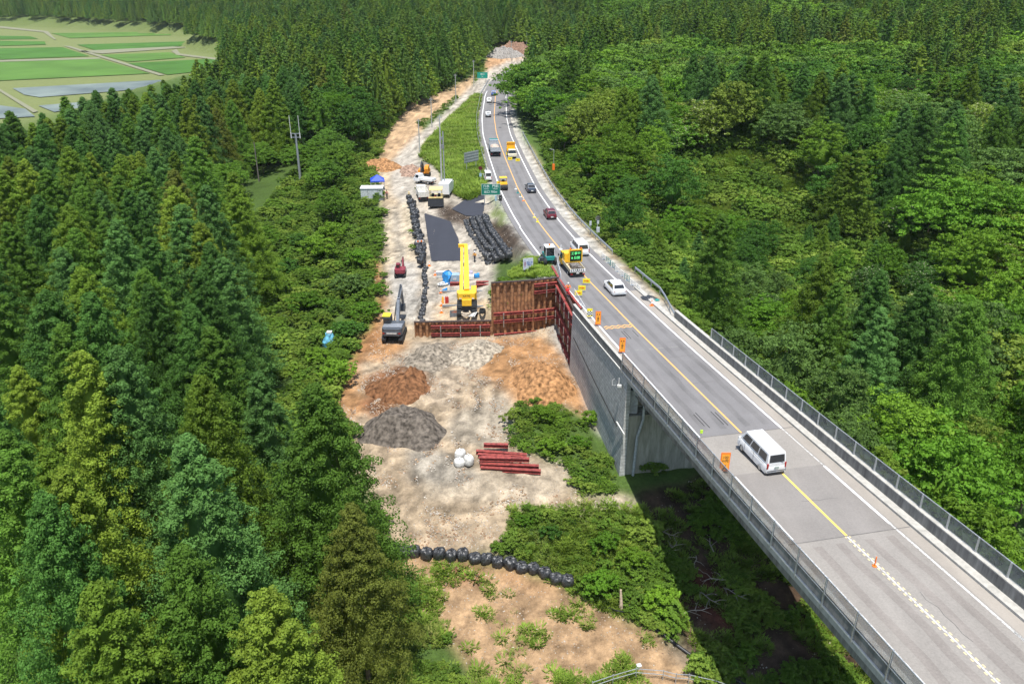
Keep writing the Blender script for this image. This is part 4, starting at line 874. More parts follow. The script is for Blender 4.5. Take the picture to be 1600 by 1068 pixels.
pw, sw = greens(60000, -22, 34, 30, 112, weedtest, .35, 1.0); scatter('weeds', pw, sw, wd, 'tufts of weeds and grass on the bare foreground soil'); print('WEED', len(pw))
MED = [(712,300),(690,262),(664,245),(668,228),(706,186),(750,146),(800,108),(812,112),(770,150),(752,190),(748,250),(752,300),(735,312)]
pw, sw = greens(60000, -30, 4, 150, 420, lambda X, Y, U, W: inpoly(U, W, MED)&(roff(X, Y) < -6)&~inpoly(U, W, [z[2] for z in ZONES if z[0] == 'TRACKF'][0]), 1.3, 2.4); scatter('meadow_grass', pw, sw, wd, 'light green long grass on the slope between the track and the road'); print('MEADOW', len(pw))
pw, sw = greens(30000, 26, 66, 130, 182, lambda X, Y, U, W: inpoly(X, Y, CLEAR), 1.0, 2.8); scatter('clearing_grass', pw, sw, wd, 'light green scrub in the sunny clearing of the right woods')
# low shrubs and small trees one can tell apart, left of the track
SH = [(548,455,3.6,3,'large dark green shrub beside the excavator'),(500,400,3.4,2,'yellow green shrub on the slope below the spreading trees'),(470,380,3.2,1,'deep green shrub below the spreading trees'),(575,490,2.6,0,'small green shrub by the track bank'),(520,370,2.8,2,'bright green shrub in the slope clearing'),(450,420,3.6,1,'dark shrub at the cedar forest edge'),(545,520,2.6,1,'round dark shrub above the bank, left of the excavator'),(565,410,2.4,0,'low shrub on the bank left of the red mini excavator'),
      (500,560,2.8,2,'light green shrub just below the blue tarpaulin bundle'),(480,480,3.2,0,'green shrub in front of the cedars, left of the dark one'),(530,590,2.4,2,'yellowish shrub at the left edge of the soil fill'),(420,370,3.4,2,'leafy shrub at the end of the cedar clearing'),(590,450,1.9,0,'little shrub on the orange cut bank'),
      (850,650,1.5,2,'bright shrub left in the thicket beside the soil fill'),(905,690,1.7,0,'tall shrub in the middle of the thicket by the block wall'),(860,700,1.8,2,'low shrub at the thicket edge above the steel beams'),(925,655,1.4,2,'shrub against the orange soil and the block wall'),
      (860,830,1.5,1,'dark shrub above the end of the black bag row'),(945,850,1.7,0,'shrub beside the bridge shadow in the lower thicket'),(990,880,1.6,2,'bright shrub at the shadow edge in the lower thicket'),(820,810,1.3,0,'shrub at the upper left corner of the lower thicket'),(1030,940,2.0,2,'light green shrub at the lower end of the thicket'),(935,920,1.7,0,'small shrub right of the last black bag')]
for i, (px, py, h, ti, lab) in enumerate(SH):
    p = hit(px, py+10); tree('shrub', 0, (p.x, p.y, p.z-.3), i*1.1, (h/2.9, h/3.0), BRO[ti % 5], lab, 'shrub', 'shrubs on the slopes round the site', small[i % 3])
# ================================================================== VEHICLES
ORD = ['first','second','third','fourth','fifth','sixth','seventh','eighth','ninth','tenth','eleventh','twelfth','thirteenth','fourteenth','fifteenth','sixteenth','seventeenth','eighteenth','nineteenth','twentieth']
def wheel(t, x, y, r, wd, rim=True):
    b = MB(); b.tube([(x-wd/2, y, r), (x-wd/2+.03, y, r), (x+wd/2-.03, y, r), (x+wd/2, y, r)], [r*.93, r, r, r*.93], 16); w_ = b.build('wheel', rubber, t, True)
    if rim:
        s = 1 if x > 0 else -1; b = MB(); b.tube([(x+s*(wd/2-.02), y, r), (x+s*(wd/2+.012), y, r)], [r*.62, r*.55], 14); b.build('rim', chrome, w_, True)
def rring(y, hw, z0, z1, hb, ch=.12):
    return [(-hw+ch, y, z0), (-hw, y, z0+ch), (-hw, y, (z0+z1)*.52), (-hb, y, z1-.06), (-hb+.07, y, z1), (hb-.07, y, z1), (hb, y, z1-.06), (hw, y, (z0+z1)*.52), (hw, y, z0+ch), (hw-ch, y, z0)]
def car(label, pos, head, paintm, W=1.75, H=1.5, L=4.4, belt=.92, cab=(-1.7, 1.2), roof=(-1.3, .3), inset=.2, hood=.82, tail=None, cat='car', nwin=2, rearlite='wide', name='car', glass_top=.86):
    t = thing(name, label, cat, pos, head); h = W/2; h2 = L/2; tail = belt if tail is None else tail
    b = MB(); st = [(-h2, .86, .36, tail-.12), (-h2+.06, .94, .28, tail-.03), (-h2+.35, 1, .20, tail), (cab[0], 1, .20, belt), (cab[1], 1, .20, belt), (cab[1]+(h2-cab[1])*.55, .99, .20, (belt+hood)/2), (h2-.25, .93, .22, hood-.04), (h2-.05, .84, .30, hood-.16), (h2, .74, .38, hood-.26)]
    b.loft([rring(y, h*k, z0, z1, h*k-.07) for y, k, z0, z1 in st]); b.build('body', paintm, t, True)
    hb = h-.08; hr = h-inset; A = [(-hb, cab[0], belt-.01), (hb, cab[0], belt-.01), (hb, cab[1], belt-.01), (-hb, cab[1], belt-.01)]; B = [(-hr, roof[0], H), (hr, roof[0], H), (hr, roof[1], H-.03), (-hr, roof[1], H-.03)]
    b = MB(); mid = [tuple(a_*.5+b_*.5 for a_, b_ in zip(p, q)) for p, q in zip(A, B)]; mid = [(x*1.015, y*1.005+(.0), z) for x, y, z in mid]
    top = [(x*.93, y*.95, z+.045) for x, y, z in B]; b.loft([A, mid, B, top]); b.build('roof', paintm, t, True, bevel=.03)
    def win(nm, p, q, r, s, *a): b = MB(); b.panel(p, q, r, s, *a); b.build(nm, glassm, t)
    win('rear_window', A[0], A[1], B[1], B[0], .08, .92, .18, glass_top, .03); win('windscreen', A[2], A[3], B[3], B[2], .05, .95, .08, .9, .03)
    for i in range(nwin):
        u0 = .05+.9*i/nwin+.01; u1 = .05+.9*(i+1)/nwin-.02
        win('side_window', A[1], A[2], B[2], B[1], u0, u1, .14, .84, .03); win('side_window', A[3], A[0], B[0], B[3], 1-u1, 1-u0, .14, .84, .03)
    for s in (-1, 1):
        b = MB(); b.box((s*(h*.86-.10 if rearlite == 'wide' else h-.12), -h2+.05, tail-.22 if rearlite == 'wide' else belt-.14), (.24 if rearlite == 'wide' else .13, .10, .12 if rearlite == 'wide' else .44)); b.build('tail_light', redlamp, t)
        b = MB(); b.box((s*(h*.72), h2-.12, hood-.22), (.3,.14,.12)); b.build('headlight', chrome, t)
        b = MB(); b.box((s*(h+.10), cab[1]-.25, belt+.10), (.20,.10,.15)); b.build('mirror', paintm, t, bevel=.02)
        for y in (-L*.30, L*.31): wheel(t, s*(h-.10), y, .31 if H < 1.9 else .33, .2)
    if label.startswith('white high') is False: b = MB(); b.box((0, -h2-.01, tail*.58), (.44,.03,.20)); b.build('number_plate', offwhite, t)
    b = MB(); b.box((0, -h2+.06, .30), (W*.80,.16,.16)); b.box((0, h2-.10, .32), (W*.72,.14,.14)); b.build('bumper', blackp, t)
    return t
def at(px, py, dy=0): p = onroad(px, py); return (p.x, p.y, p.z+.012), rhead(p.y)
p, hd = at(1183, 716); p = G(1186.5, 721, .35); pz = float(rz(p.y)); p = (p.x, p.y, pz+.012)
van = car('white high roof van straddling the yellow line on the near bridge, seen from behind', p, rhead(p[1])+radians(1.5), white, 1.69, 1.96, 4.62, 1.08, (-2.26, 1.96), (-2.16, 1.3), .16, .98, 1.06, 'van', 3, 'tall', 'van')
b = MB()
for s_ in (-1, 1):
    for y_ in (1.0, -.35): b.box((s_*.853, y_, .72), (.012,.02,.85))
    b.box((s_*.853, -.9, 1.0), (.012,1.9,.02))
b.box((0,-2.318,1.02), (1.3,.012,.02)); b.box((0,-2.32,.52), (1.5,.02,.05)); b.build('door_seam', greyd, van)
b = MB(); b.box((.0,-2.335,.78), (.36,.02,.2)); b.build('number_plate', mat('green_grey_plate', (.30,.36,.34), .5), van)
b = MB(); b.beam((.55,-2.26,1.12), (.1,-2.24,1.30), .025, .02); b.build('wiper', blackp, van)
for c in van.children:
    if c.name.startswith('roof'):
        b = MB(); 
        for i in range(5): b.box((-.5+i*.25, -.45, 2.043), (.05, 3.0, .012))
        b.build('roof_rib', white, c)
p, hd = at(960, 455); car('white hatchback with dark rear window in the right lane past the arrow boards', p, hd, white, 1.83, 1.5, 4.5, .95, (-1.95, 1.15), (-1.45, .25), .24, .86, .98, 'car', 2)
p, hd = at(905, 394); car('tall white minivan beside the yellow sign truck', p, hd, white, 1.85, 1.92, 4.9, 1.1, (-2.35, 1.6), (-2.2, .85), .2, 1.0, 1.1, 'minivan', 3, 'tall', 'minivan')
p, hd = at(859, 339); car('dark red hatchback in the right lane', p, hd, mat('dark_red_car_paint', (.13,.008,.018), .25, spec=.7), 1.75, 1.52, 4.2, .93, (-1.9, 1.1), (-1.45, .25), .22, .84, .95)
p, hd = at(829, 298); car('dark blue grey saloon ahead of the dark red hatchback', p, hd, mat('blue_grey_car_paint', (.045,.06,.09), .25, spec=.7), 1.78, 1.44, 4.6, .9, (-1.6, 1.2), (-.95, .3), .26, .82, .92)
p, hd = at(763, 182); car('small silver car furthest back but two on the left lane', p, hd, mat('silver_car_paint', (.34,.36,.38), .3, .5), 1.7, 1.5, 4.1)
p, hd = at(764.5, 160); car('small white car between the silver and the blue one, far up the road', p, hd, white, 1.65, 1.55, 3.9)
p, hd = at(771.5, 149); car('small bright blue car, the most distant on the road', p, hd, mat('blue_car_paint', (.03,.11,.38), .3), 1.7, 1.5, 4.0)
g = onroad(762, 281); car('white kei van parked on the left hard shoulder above the green sign', (g.x, g.y, hz(g.x, g.y)+.02), rhead(g.y)+.05, white, 1.48, 1.88, 3.4, 1.0, (-1.62, 1.1), (-1.5, .75), .14, .85, .98, 'van', 2, 'tall', 'van')
def truck(name, label, pos, head, cabm, bedm, L=6, W=2.0, cabH=2.1, cabL=1.7, bedH=1.15, side=.4, cat='truck', rot=0):
    "cab at +y, open bed behind"
    t = thing(name, label, cat, pos, head+rot); h = W/2; y1 = L/2; yc = y1-cabL
    b = MB(); b.loft([[(-h, y, .5), (h, y, .5), (h, y, z), (h-.1, y, z+.0), (h-.14, y, z2), (-h+.14, y, z2), (-h+.1, y, z), (-h, y, z)] for y, z, z2 in ((yc, 1.2, cabH), (y1-.45, 1.2, cabH), (y1-.12, 1.15, cabH-.75), (y1, .95, 1.02))]); b.build('cab', cabm, t, False, .04)
    b = MB(); b.panel((h-.1, y1-.44, cabH-.05), (-h+.1, y1-.44, cabH-.05), (-h+.06, y1-.12, cabH-.8), (h-.06, y1-.12, cabH-.8), .04, .96, .08, .95, -.04); b.build('windscreen', glassm, t)
    for s in (-1, 1):
        b = MB(); f = [(s*(h-.01), yc+.25, 1.25), (s*(h-.01), y1-.5, 1.25), (s*(h-.14), y1-.55, cabH-.15), (s*(h-.14), yc+.25, cabH-.15)]; b.panel(*(f if s > 0 else [f[1], f[0], f[3], f[2]]), 0, 1, 0, 1, .02); b.build('side_window', glassm, t)
        b = MB(); b.box((s*(h+.16), y1-.35, 1.5), (.12,.08,.34)); b.beam((s*h, y1-.4, 1.5), (s*(h+.14), y1-.38, 1.6), .03, .03); b.build('mirror', blackp, t)
        b = MB(); b.box((s*h*.8, -y1-.02, .62), (.3,.06,.12)); b.build('tail_light', redlamp, t)
        r = .38 if L < 7 else .48
        for y in ([y1-.9, -y1*.55] if L < 7 else [y1-.9, -y1*.30, -y1*.66]): wheel(t, s*(h-.16), y, r, .26)
    b = MB(); b.box((0, -.1, .62), (W*.42, L-.7, .26)); b.box((0, -y1+.02, .48), (W*.92,.1,.14)); b.build('chassis', blackp, t)
    bl = yc-.08+y1; cy = (-y1+yc-.08)/2
    b = MB(); b.box((0, cy, bedH-.1), (W, bl, .12))
    for s in (-1, 1): b.box((s*(h-.03), cy, bedH-.04+side/2), (.06, bl, side-.005))
    b.box((0, -y1+.03, bedH-.04+side/2), (W-.13,.06,side-.006)); b.box((0, yc-.11, bedH+side*.5+.1), (W-.13,.06,side+.28)); bed = b.build('bed', bedm, t)
    return t, bed, h, y1, yc
# grey dump truck with load
p, hd = at(773, 240); t, bed, h, y1, yc = truck('dump_truck', 'large grey dump truck carrying pale spoil, opposite the yellow trucks in the far left lane', p, hd, mat('silver_grey_cab', (.30,.34,.38), .35), mat('dump_body_grey', (.40,.43,.46), .5), 7.8, 2.45, 2.75, 1.9, 1.35, .85)
b = MB(); n = 9; rs_ = np.random.RandomState(4)
V = [((-1+2*i/(n-1))*1.15, -3.7+5.3*j/(n-1), 1.5+.75*sin(pi*i/(n-1))**.6*sin(pi*j/(n-1))**.5+.12*rs_.rand()) for j in range(n) for i in range(n)]
b.add(V, [(j*n+i, j*n+i+1, (j+1)*n+i+1, (j+1)*n+i) for j in range(n-1) for i in range(n-1)]); b.build('load', mat('pale_spoil', (.55,.44,.36), .95, var=.3, scale=3, bump=.8), t)
b = MB(); b.box((0, y1-.5, 2.82), (2.1,.5,.12)); b.build('cab_visor', teal, t)
# yellow tipper facing the camera, bed raised
p, hd = at(799, 245); t, bed, h, y1, yc = truck('dump_truck', 'small white cabbed dump truck facing the camera with its orange bed tipped up', p, hd, mat('cream_cab', (.72,.66,.50), .4), yellow, 5.2, 1.95, 2.0, 1.6, 1.1, .45, rot=pi)
bed.rotation_euler = (radians(-0), 0, 0); 
b = MB(); b.box((0, -1.6, 2.1), (1.95,.1,1.7)); 
for x in (-.93, .93): b.box((x, -1.3, 2.1), (.08,.5,1.7))
b.box((0, -1.5, 3.05), (1.9,.3,.18)); b.build('sign_backboard', yellow, t)
# small yellow work vehicle with sign
p, hd = at(786.5, 295); t = thing('road_roller', 'small yellow and black work vehicle in the left lane above the green highway sign', 'roller', p, hd)
b = MB(); b.box((0,.2,1.05), (1.5,1.9,.7)); b.box((0,-.7,.9), (1.4,.6,.35)); b.build('body', yellow, t, bevel=.06)
b = MB(); b.tube([(-.75,-1.15,.55), (.75,-1.15,.55)], .55, 18); b.build('drum', rubber, t, True)
b = MB(); b.tube([(-.72,1.1,.5), (.72,1.1,.5)], .5, 18); b.build('drum', rubber, t, True)
b = MB()
for x in (-.65,.65):
    for y in (-.3,.9): b.beam((x,y,1.3), (x,y,2.2), .06, .06, up=(0,1,0))
b.box((0,.3,2.22), (1.5,1.5,.08)); b.build('canopy', yellow, t)
b = MB(); b.box((0,.2,1.55), (.5,.5,.4)); b.build('seat', blackp, t)
# yellow sign truck
p, hd = at(893, 423); t, bed, h, y1, yc = truck('sign_truck', 'yellow road works truck with a lit green text board and striped tailgate', p, hd, yellow, mat('cream_bed', (.60,.52,.36), .5), 6.4, 2.1, 2.15, 1.8, 1.0, .38)
b = MB(); b.box((-.0, .95, 1.75), (1.9,1.0,1.3)); b.build('equipment_box', yellow, t, bevel=.05)
b = MB(); b.box((.35, -.55, 2.35), (1.95,.16,1.85)); brd = b.build('message_board', yellow, t, bevel=.02)
b = MB(); b.box((.35, -.645, 2.35), (1.62,.03,1.5)); b.build('screen', mat('board_screen', (.004,.018,.008), .3), brd)
led = mat('green_led', (.12,.75,.22), .5, emit=.9)
label3d('led_text', '工事中', .44, led, brd, (.35, -.67, 2.70)); label3d('led_text', '8 日間', .44, led, brd, (.35, -.67, 2.05))
for x in (-.4, 1.1): b = MB(); b.tube([(x,-.55,3.28), (x,-.55,3.46)], .11, 10); b.build('beacon', orange, t, True)
b = MB(); b.box((0, -y1-.035, 1.15), (2.1,.04,.42)); tg = b.build('tailgate', white, t)
b = MB()
for i in range(8):
    x = -.98+i*.25; s = .10 if i < 4 else -.10; b.add([(x, -y1-.06, .96), (x+.11, -y1-.06, .96), (x+.11+s, -y1-.06, 1.34), (x+s, -y1-.06, 1.34)], [(0,1,2,3)])
b.build('stripe', textb, tg)
b = MB(); b.box((0, -1.6, 1.25), (1.2,1.3,.5)); b.box((.5,-2.4,1.2), (.6,.5,.4)); b.build('cargo', mat('mixed_cargo', (.18,.16,.15), .8, var=.5), t)
b = MB(); b.box((0, -y1-.06, .78), (.4,.02,.18)); b.build('number_plate', offwhite, t)
# wheel tractor with white cab
p, hd = at(857.5, 411); t = thing('wheel_loader', 'small teal machine with a white cab and orange beacon beside the sign truck', 'loader', p, hd)
b = MB(); b.box((0,.3,1.0), (1.35,2.6,.6)); b.box((0,1.6,.9), (1.2,.8,.5)); b.build('body', teal, t, bevel=.06)
b = MB()
for x in (-.62,.62):
    for y in (-.8,.5): b.beam((x,y,1.3), (x*.94,y*.95,2.55), .08, .08, up=(0,1,0))
b.box((0,-.15,2.6), (1.4,1.5,.14)); b.build('cab_frame', white, t, bevel=.02)
b = MB(); b.panel((-.6,-.83,1.35), (.6,-.83,1.35), (.56,-.79,2.5), (-.56,-.79,2.5)); b.panel((-.66,.5,1.35), (-.66,-.8,1.35), (-.62,-.76,2.5), (-.62,.47,2.5)); b.build('cab_glass', glassm, t)
b = MB(); b.tube([(0,-.2,2.67), (0,-.2,2.9)], .13, 10); b.build('beacon', orange, t, True)
for x, y, r in ((-.72,-.8,.55),(.72,-.8,.55),(-.72,1.2,.48),(.72,1.2,.48)): wheel(t, x, y, r, .34)
b = MB(); b.box((-1.15,-.2,.75), (.6,.7,.5)); b.tube([(-1.6,-.1,.5), (-1.35,-.1,.5)], .4, 12); b.build('side_sweeper', greyd, t)
b = MB(); b.beam((-.8,.4,2.3), (-1.15,.5,2.3), .03, .03); b.box((-1.2,.5,2.2), (.16,.06,.3)); b.build('mirror', blackp, t)

# ---- crane, excavators
def tracks(t, w, L, h, tw, z=0):
    for s in (-1, 1):
        x = s*(w/2-tw/2); pr = []
        for i in range(9): a = -pi/2+pi*i/8; pr.append((L/2-h/2+h/2*cos(a), h/2+h/2*sin(a)+z))
        for i in range(9): a = pi/2+pi*i/8; pr.append((-L/2+h/2+h/2*cos(a), h/2+h/2*sin(a)+z))
        b = MB(); b.prism(pr, x-tw/2, x+tw/2); tr = b.build('track', rubber, t)
        b = MB()
        for i in range(int(L/.22)): b.box((x, -L/2+.2+i*.22, h+.015+z), (tw+.02,.09,.03))
        b.build('track_shoe', greyd, tr)
def excavator(name, label, pos, head, bodym, boomm, W=2.8, bl=2.6, H=1.1, cabm=None, boom=None, cabside=-1, cat='excavator', counter=True, canopy=None):
    t = thing(name, label, cat, pos, head); k = W/2.8
    tracks(t, W, 3.9*k, .85*k, .55*k)
    b = MB(); b.box((0,0,.8*k), (1.5*k,1.8*k,.5*k)); b.build('undercarriage', greyd, t)
    z0 = 1.08*k; b = MB(); pr = [(-1.35*k, -1.5*k), (-1.0*k, -1.95*k), (1.0*k, -1.95*k), (1.35*k, -1.5*k), (1.35*k, 1.1*k), (-1.35*k, 1.1*k)]
    b.prism([(x, y) for x, y in pr], z0, z0+.95*k, 'z'); b.build('upper_body', bodym, t, bevel=.05)
    b = MB(); pr2 = [(-1.37*k, -1.45*k), (-1.02*k, -2.02*k), (1.02*k, -2.02*k), (1.37*k, -1.45*k)]; b.prism(pr2, z0-.02, z0+.62*k, 'z'); cw = b.build('counterweight', boomm if False else (cabm if False else bodym), t, bevel=.05)
    x = cabside*.85*k; b = MB(); b.loft([[(x-.48*k, -.35*k, z), (x+.48*k, -.35*k, z), (x+.48*k, y2, z), (x-.48*k, y2, z)] for z, y2 in ((z0+.2*k, 1.15*k), (z0+1.2*k, 1.35*k), (z0+1.95*k, 1.0*k))]); b.build('cab', cabm or bodym, t, bevel=.04)
    b = MB(); f = z0+.85*k; g_ = z0+1.8*k
    b.panel((x-.48*k,-.35*k,f), (x+.48*k,-.35*k,f), (x+.48*k,-.35*k,g_), (x-.48*k,-.35*k,g_), .12,.88,.05,.92,.03)
    b.panel((x-.48*k,1.2*k,f), (x-.48*k,-.35*k,f), (x-.48*k,-.35*k,g_), (x-.48*k,1.0*k,g_), .08,.92,.05,.92,.03); b.panel((x+.48*k,-.35*k,f), (x+.48*k,1.2*k,f), (x+.48*k,1.0*k,g_), (x+.48*k,-.35*k,g_), .08,.92,.05,.92,.03); b.build('cab_window', glassm, t)
    bo = boom or [(.1, .9, 1.6), (.1, 2.3, 4.3), (.1, 4.6, 4.9)]; bo = [Vector(p)*k for p in bo]
    b = MB()
    for i in range(len(bo)-1): b.beam(bo[i], bo[i+1], (.42-.05*i)*k, (.62-.06*i)*k)
    b.build('boom', boomm, t, bevel=.03)
    e = bo[-1]; s2 = e+Vector((0,.9*k,-2.9*k)); b = MB(); b.beam(e+Vector((0,-.35*k,.5*k)), s2, .30*k, .42*k); b.build('arm', boomm, t, bevel=.03)
    b = MB()
    for q in (-1, 1): b.tube([Vector((.1+q*.3, .9, 1.25))*k, bo[1]-Vector((-q*.28*k, .15*k, .25*k))], .09*k, 8)
    b.tube([bo[1]+Vector((0,.1*k,.35*k)), e+Vector((0,-.3*k,.55*k))], .09*k, 8); b.build('hydraulic_cylinder', greyd, t, True)
    b = MB(); pr = [(s2.y-.5*k, s2.z), (s2.y+.35*k, s2.z+.1*k), (s2.y+.45*k, s2.z-.55*k), (s2.y-.15*k, s2.z-.95*k), (s2.y-.75*k, s2.z-.7*k)]; b.prism(pr, .1*k-.5*k, .1*k+.5*k); b.build('bucket', greyd, t)
    return t, k, z0
exg = hit(617, 529); ex, k, z0 = excavator('excavator', 'large dark grey excavator with a yellow cab roof at the left of the earth works', (exg.x, exg.y, exg.z+.05), radians(-2), mat('slate_machine_paint', (.075,.085,.10), .4), mat('grey_boom_paint', (.17,.19,.22), .35), 2.8, cabm=greyd, boom=[(.35,.8,1.5),(.35,2.6,4.4),(.35,5.0,5.3)])
b = MB(); b.box((-.95,.45,z0+2.02), (1.05,1.25,.14)); b.build('cab_roof', yellowS, ex, bevel=.03)
b = MB(); b.box((.0,-.75,z0+1.0), (2.5,1.3,.10)); b.build('engine_cover', mat('light_slate_paint', (.22,.235,.26), .35), ex, bevel=.03)
b = MB(); b.box((0,-2.035,z0+.38), (1.35,.03,.16)); sgn = b.build('name_strip', offwhite, ex); b = MB(); b.box((-1.0,-1.99,z0+.38), (.36,.06,.18)); b.box((1.0,-1.99,z0+.38), (.36,.06,.18)); b.build('reflector', redlamp, ex)
mg = hit(626, 431); mx, k, z0 = excavator('excavator', 'small maroon excavator seen from behind on the left track', (mg.x, mg.y, mg.z+.03), radians(3), mat('maroon_machine_paint', (.22,.03,.045), .4), mat('maroon_machine_paint', (.22,.03,.045)), 1.75, cabm=mat('maroon_machine_paint', (.22,.03,.045)), boom=[(.6,.9,1.5),(.6,2.0,3.6),(.6,3.2,3.4)], cabside=-.6)
og = hit(663, 277); oxv, k, z0 = excavator('excavator', 'orange excavator with a black boom facing the camera behind the parked white vehicles', (og.x, og.y, og.z+.03), radians(176), mat('orange_machine_paint', (.85,.30,.02), .4), greyd, 2.4, cabm=mat('orange_machine_paint', (.85,.30,.02)), boom=[(.1,.9,1.6),(.1,1.9,4.0),(.1,3.4,3.4)])
# yellow crane
cg = hit(730, 487); cr = thing('crane', 'yellow mobile crane with a telescopic boom, its back to the camera on the work platform', 'crane', (cg.x, cg.y, -6.93), radians(2.5))
tracks(cr, 2.75, 4.6, .9, .6)
b = MB(); b.box((0,0,.75), (1.6,3.2,.5)); b.build('undercarriage', greyd, cr)
b = MB(); b.box((0,.1,1.35), (2.5,3.6,.5)); b.box((-.95,-1.1,1.9), (.55,1.1,.7)); b.box((.95,-1.1,1.9), (.55,1.1,.7)); b.build('deck_frame', greyd, cr, bevel=.03)
b = MB(); b.box((0,-1.55,1.95), (1.3,.7,.95)); b.build('engine_hood', yellow, cr, bevel=.06)
b = MB(); pr = [(-1.32,-1.2), (-1.1,-1.75), (1.1,-1.75), (1.32,-1.2), (1.32,-.3), (-1.32,-.3)]; b.prism(pr, 2.35, 3.25, 'z'); cw = b.build('counterweight', yellow, cr, bevel=.06)
label3d('lettering', 'KATO', .36, textb, cw, (0,-1.765,2.88)); 
for x in (-.85,.85): b = MB(); b.box((x,-1.77,2.52), (.3,.04,.14)); b.build('lamp', offwhite, cw)
b = MB(); b.box((.98,.9,2.35), (.75,1.5,1.6)); b.box((.98,-.05,3.05), (.6,.3,.3)); b.build('cab', yellow, cr, bevel=.05)
b = MB(); b.panel((.61,.15,2.3), (.61,1.6,2.3), (.61,1.6,3.1), (.61,.15,3.1), .1,.9,0,1,-.03); b.box((.98,.13,2.75), (.5,.03,.55)); b.build('cab_window', glassm, cr)
b = MB(); b.beam((.02,-.6,3.2), (-.02,3.4,5.0), .72, .85); b.beam((.0,3.4,5.0), (-.03,5.6,6.0), .60, .7); b.beam((-.03,5.6,6.0), (-.06,7.6,6.9), .50, .58); bo = b.build('boom', yellow, cr, bevel=.04)
b = MB(); b.tube([(-.85,.6,2.5), (-.82,3.0,4.2)], .17, 10); b.beam((-.68,-.2,2.9), (-.66,7.4,6.7), .36, .45); b.build('hydraulic_cylinder', yellow, cr, True)
b = MB(); b.box((-.5,7.7,6.95), (1.3,.45,.5)); b.build('boom_head', yellow, bo, bevel=.04)
b = MB(); b.tube([(-.35,7.95,6.8), (-.35,7.95,4.2)], .02, 5); b.box((-.35,7.95,4.0), (.3,.3,.5)); b.build('hook', greyd, bo)
# yellow and black paver with canopy
pg = hit(682, 322); pv = thing('road_paver', 'cream and black road paver with a cream roof at the top of the work yard', 'paver', (pg.x, pg.y, pg.z+.03), radians(2))
cream = mat('cream_machine_paint', (.75,.58,.25), .45)
b = MB(); b.box((0,.8,1.15), (2.5,3.6,1.2)); b.build('body', cream, pv, bevel=.06); tracks(pv, 2.3, 3.6, .75, .5)
b = MB(); b.prism([(-1.5,1.85), (-1.9,.35), (-1.3,.25), (-1.0,1.85)], -1.5, 1.5); b.build('screed', blackp, pv); b = MB(); b.box((0,-1.45,1.95), (2.7,.35,.2)); b.build('walkway', cream, pv)
b = MB()
for x in (-1.1,1.1):
    for y in (-1.0,1.4): b.beam((x,y,1.75), (x,y,3.25), .08, .08, up=(0,1,0))
b.box((0,.2,3.32), (2.5,2.9,.12)); b.build('canopy', cream, pv); b = MB(); b.box((-.6,.2,2.05), (.5,.5,.6)); b.box((.6,.2,2.05), (.5,.5,.6)); b.build('seat', blackp, pv); b = MB(); b.box((-.1,-.5,2.0), (.35,.3,.4)); b.build('control_box', redp, pv)
# white vehicles by the paver
g = hit(664, 287); t, *_ = truck('flatbed_truck', 'white flatbed truck parked crosswise below the orange excavator', (g.x, g.y, g.z+.02), radians(62), white, white, 4.6, 1.7, 1.95, 1.5, .95, .35)
g = hit(660, 310); t, *_ = truck('flatbed_truck', 'white truck with a pale load parked left of the cream paver', (g.x, g.y, g.z+.02), radians(12), white, mat('pale_bed', (.7,.68,.62), .6), 5.6, 2.0, 2.1, 1.6, 1.0, .9)
g = hit(697, 306); t = thing('box_truck', 'white box truck with a ribbed roof right behind the cream paver', 'truck', (g.x, g.y, g.z+.02), radians(-6))
b = MB(); b.box((0,0,1.75), (2.1,4.2,2.1)); b.build('cargo_box', white, t, bevel=.03); b = MB()
for i in range(7): b.box((-.9+i*.3, 0, 2.83), (.05,4.1,.03))
b.build('roof_rib', white, t); b = MB(); b.box((0,2.9,1.35), (1.9,1.5,1.7)); b.build('cab', white, t, bevel=.08); b = MB(); b.box((0,3.66,1.75), (1.6,.03,.6)); b.build('windscreen', glassm, t)
for s in (-1, 1):
    for y in (-1.4, 2.8): wheel(t, s*.85, y, .38, .25)
g = hit(828, 95); t, *_ = truck('flatbed_truck', 'small distant white truck where the track meets the trees', (g.x+1, g.y, g.z+.02), radians(40), white, white, 6.5, 2.2, 2.4, 1.8, 1.0, 1.2)

# ================================================================== SIGNS, BARRIERS
def bez(t, x, z0, z1, m=galv, r=.05, y=.06): b = MB(); b.tube([(x, y, z0), (x, y, z1)], r, 8); b.build('post', m, t, True)
def board(name, label, pos, head, w_, h_, z0, m, cat='sign', posts=(0,), tilt=0, frame=None, pr=.05, pm_=galv):
    t = thing(name, label, cat, pos, head, tilt=(tilt, 0, head)); b = MB(); b.box((0,0,z0+h_/2), (w_,.05,h_)); f = b.build('board', m, t, bevel=.01)
    for x in posts: bez(t, x, 0, z0+h_*.85, pm_, pr)
    if frame:
        b = MB()
        for s in (-1, 1): b.box((s*w_/2,0,z0+h_/2), (.04,.07,h_)); b.box((0,0,z0+h_/2+s*h_/2), (w_,.07,.04))
        b.build('frame', frame, t)
    return t, f
sp = hit(768, 318); t, f = board('direction_sign', 'large green highway sign with white Japanese lettering beside the left edge line', (sp.x-.1, sp.y, sp.z-.3), radians(2), 3.5, 2.05, 1.9, signgreen, posts=(-1.2, 1.2), frame=offwhite, pr=.08)
label3d('lettering', '穴水', .62, textw, f, (-.85,-.03,3.5)); label3d('lettering', '門前', .62, textw, f, (.85,-.03,3.5)); label3d('lettering', 'Anamizu', .27, textw, f, (-.85,-.03,3.03)); label3d('lettering', 'Monzen', .27, textw, f, (.85,-.03,3.03)); label3d('lettering', '出口 700m', .55, textw, f, (-.05,-.03,2.45))
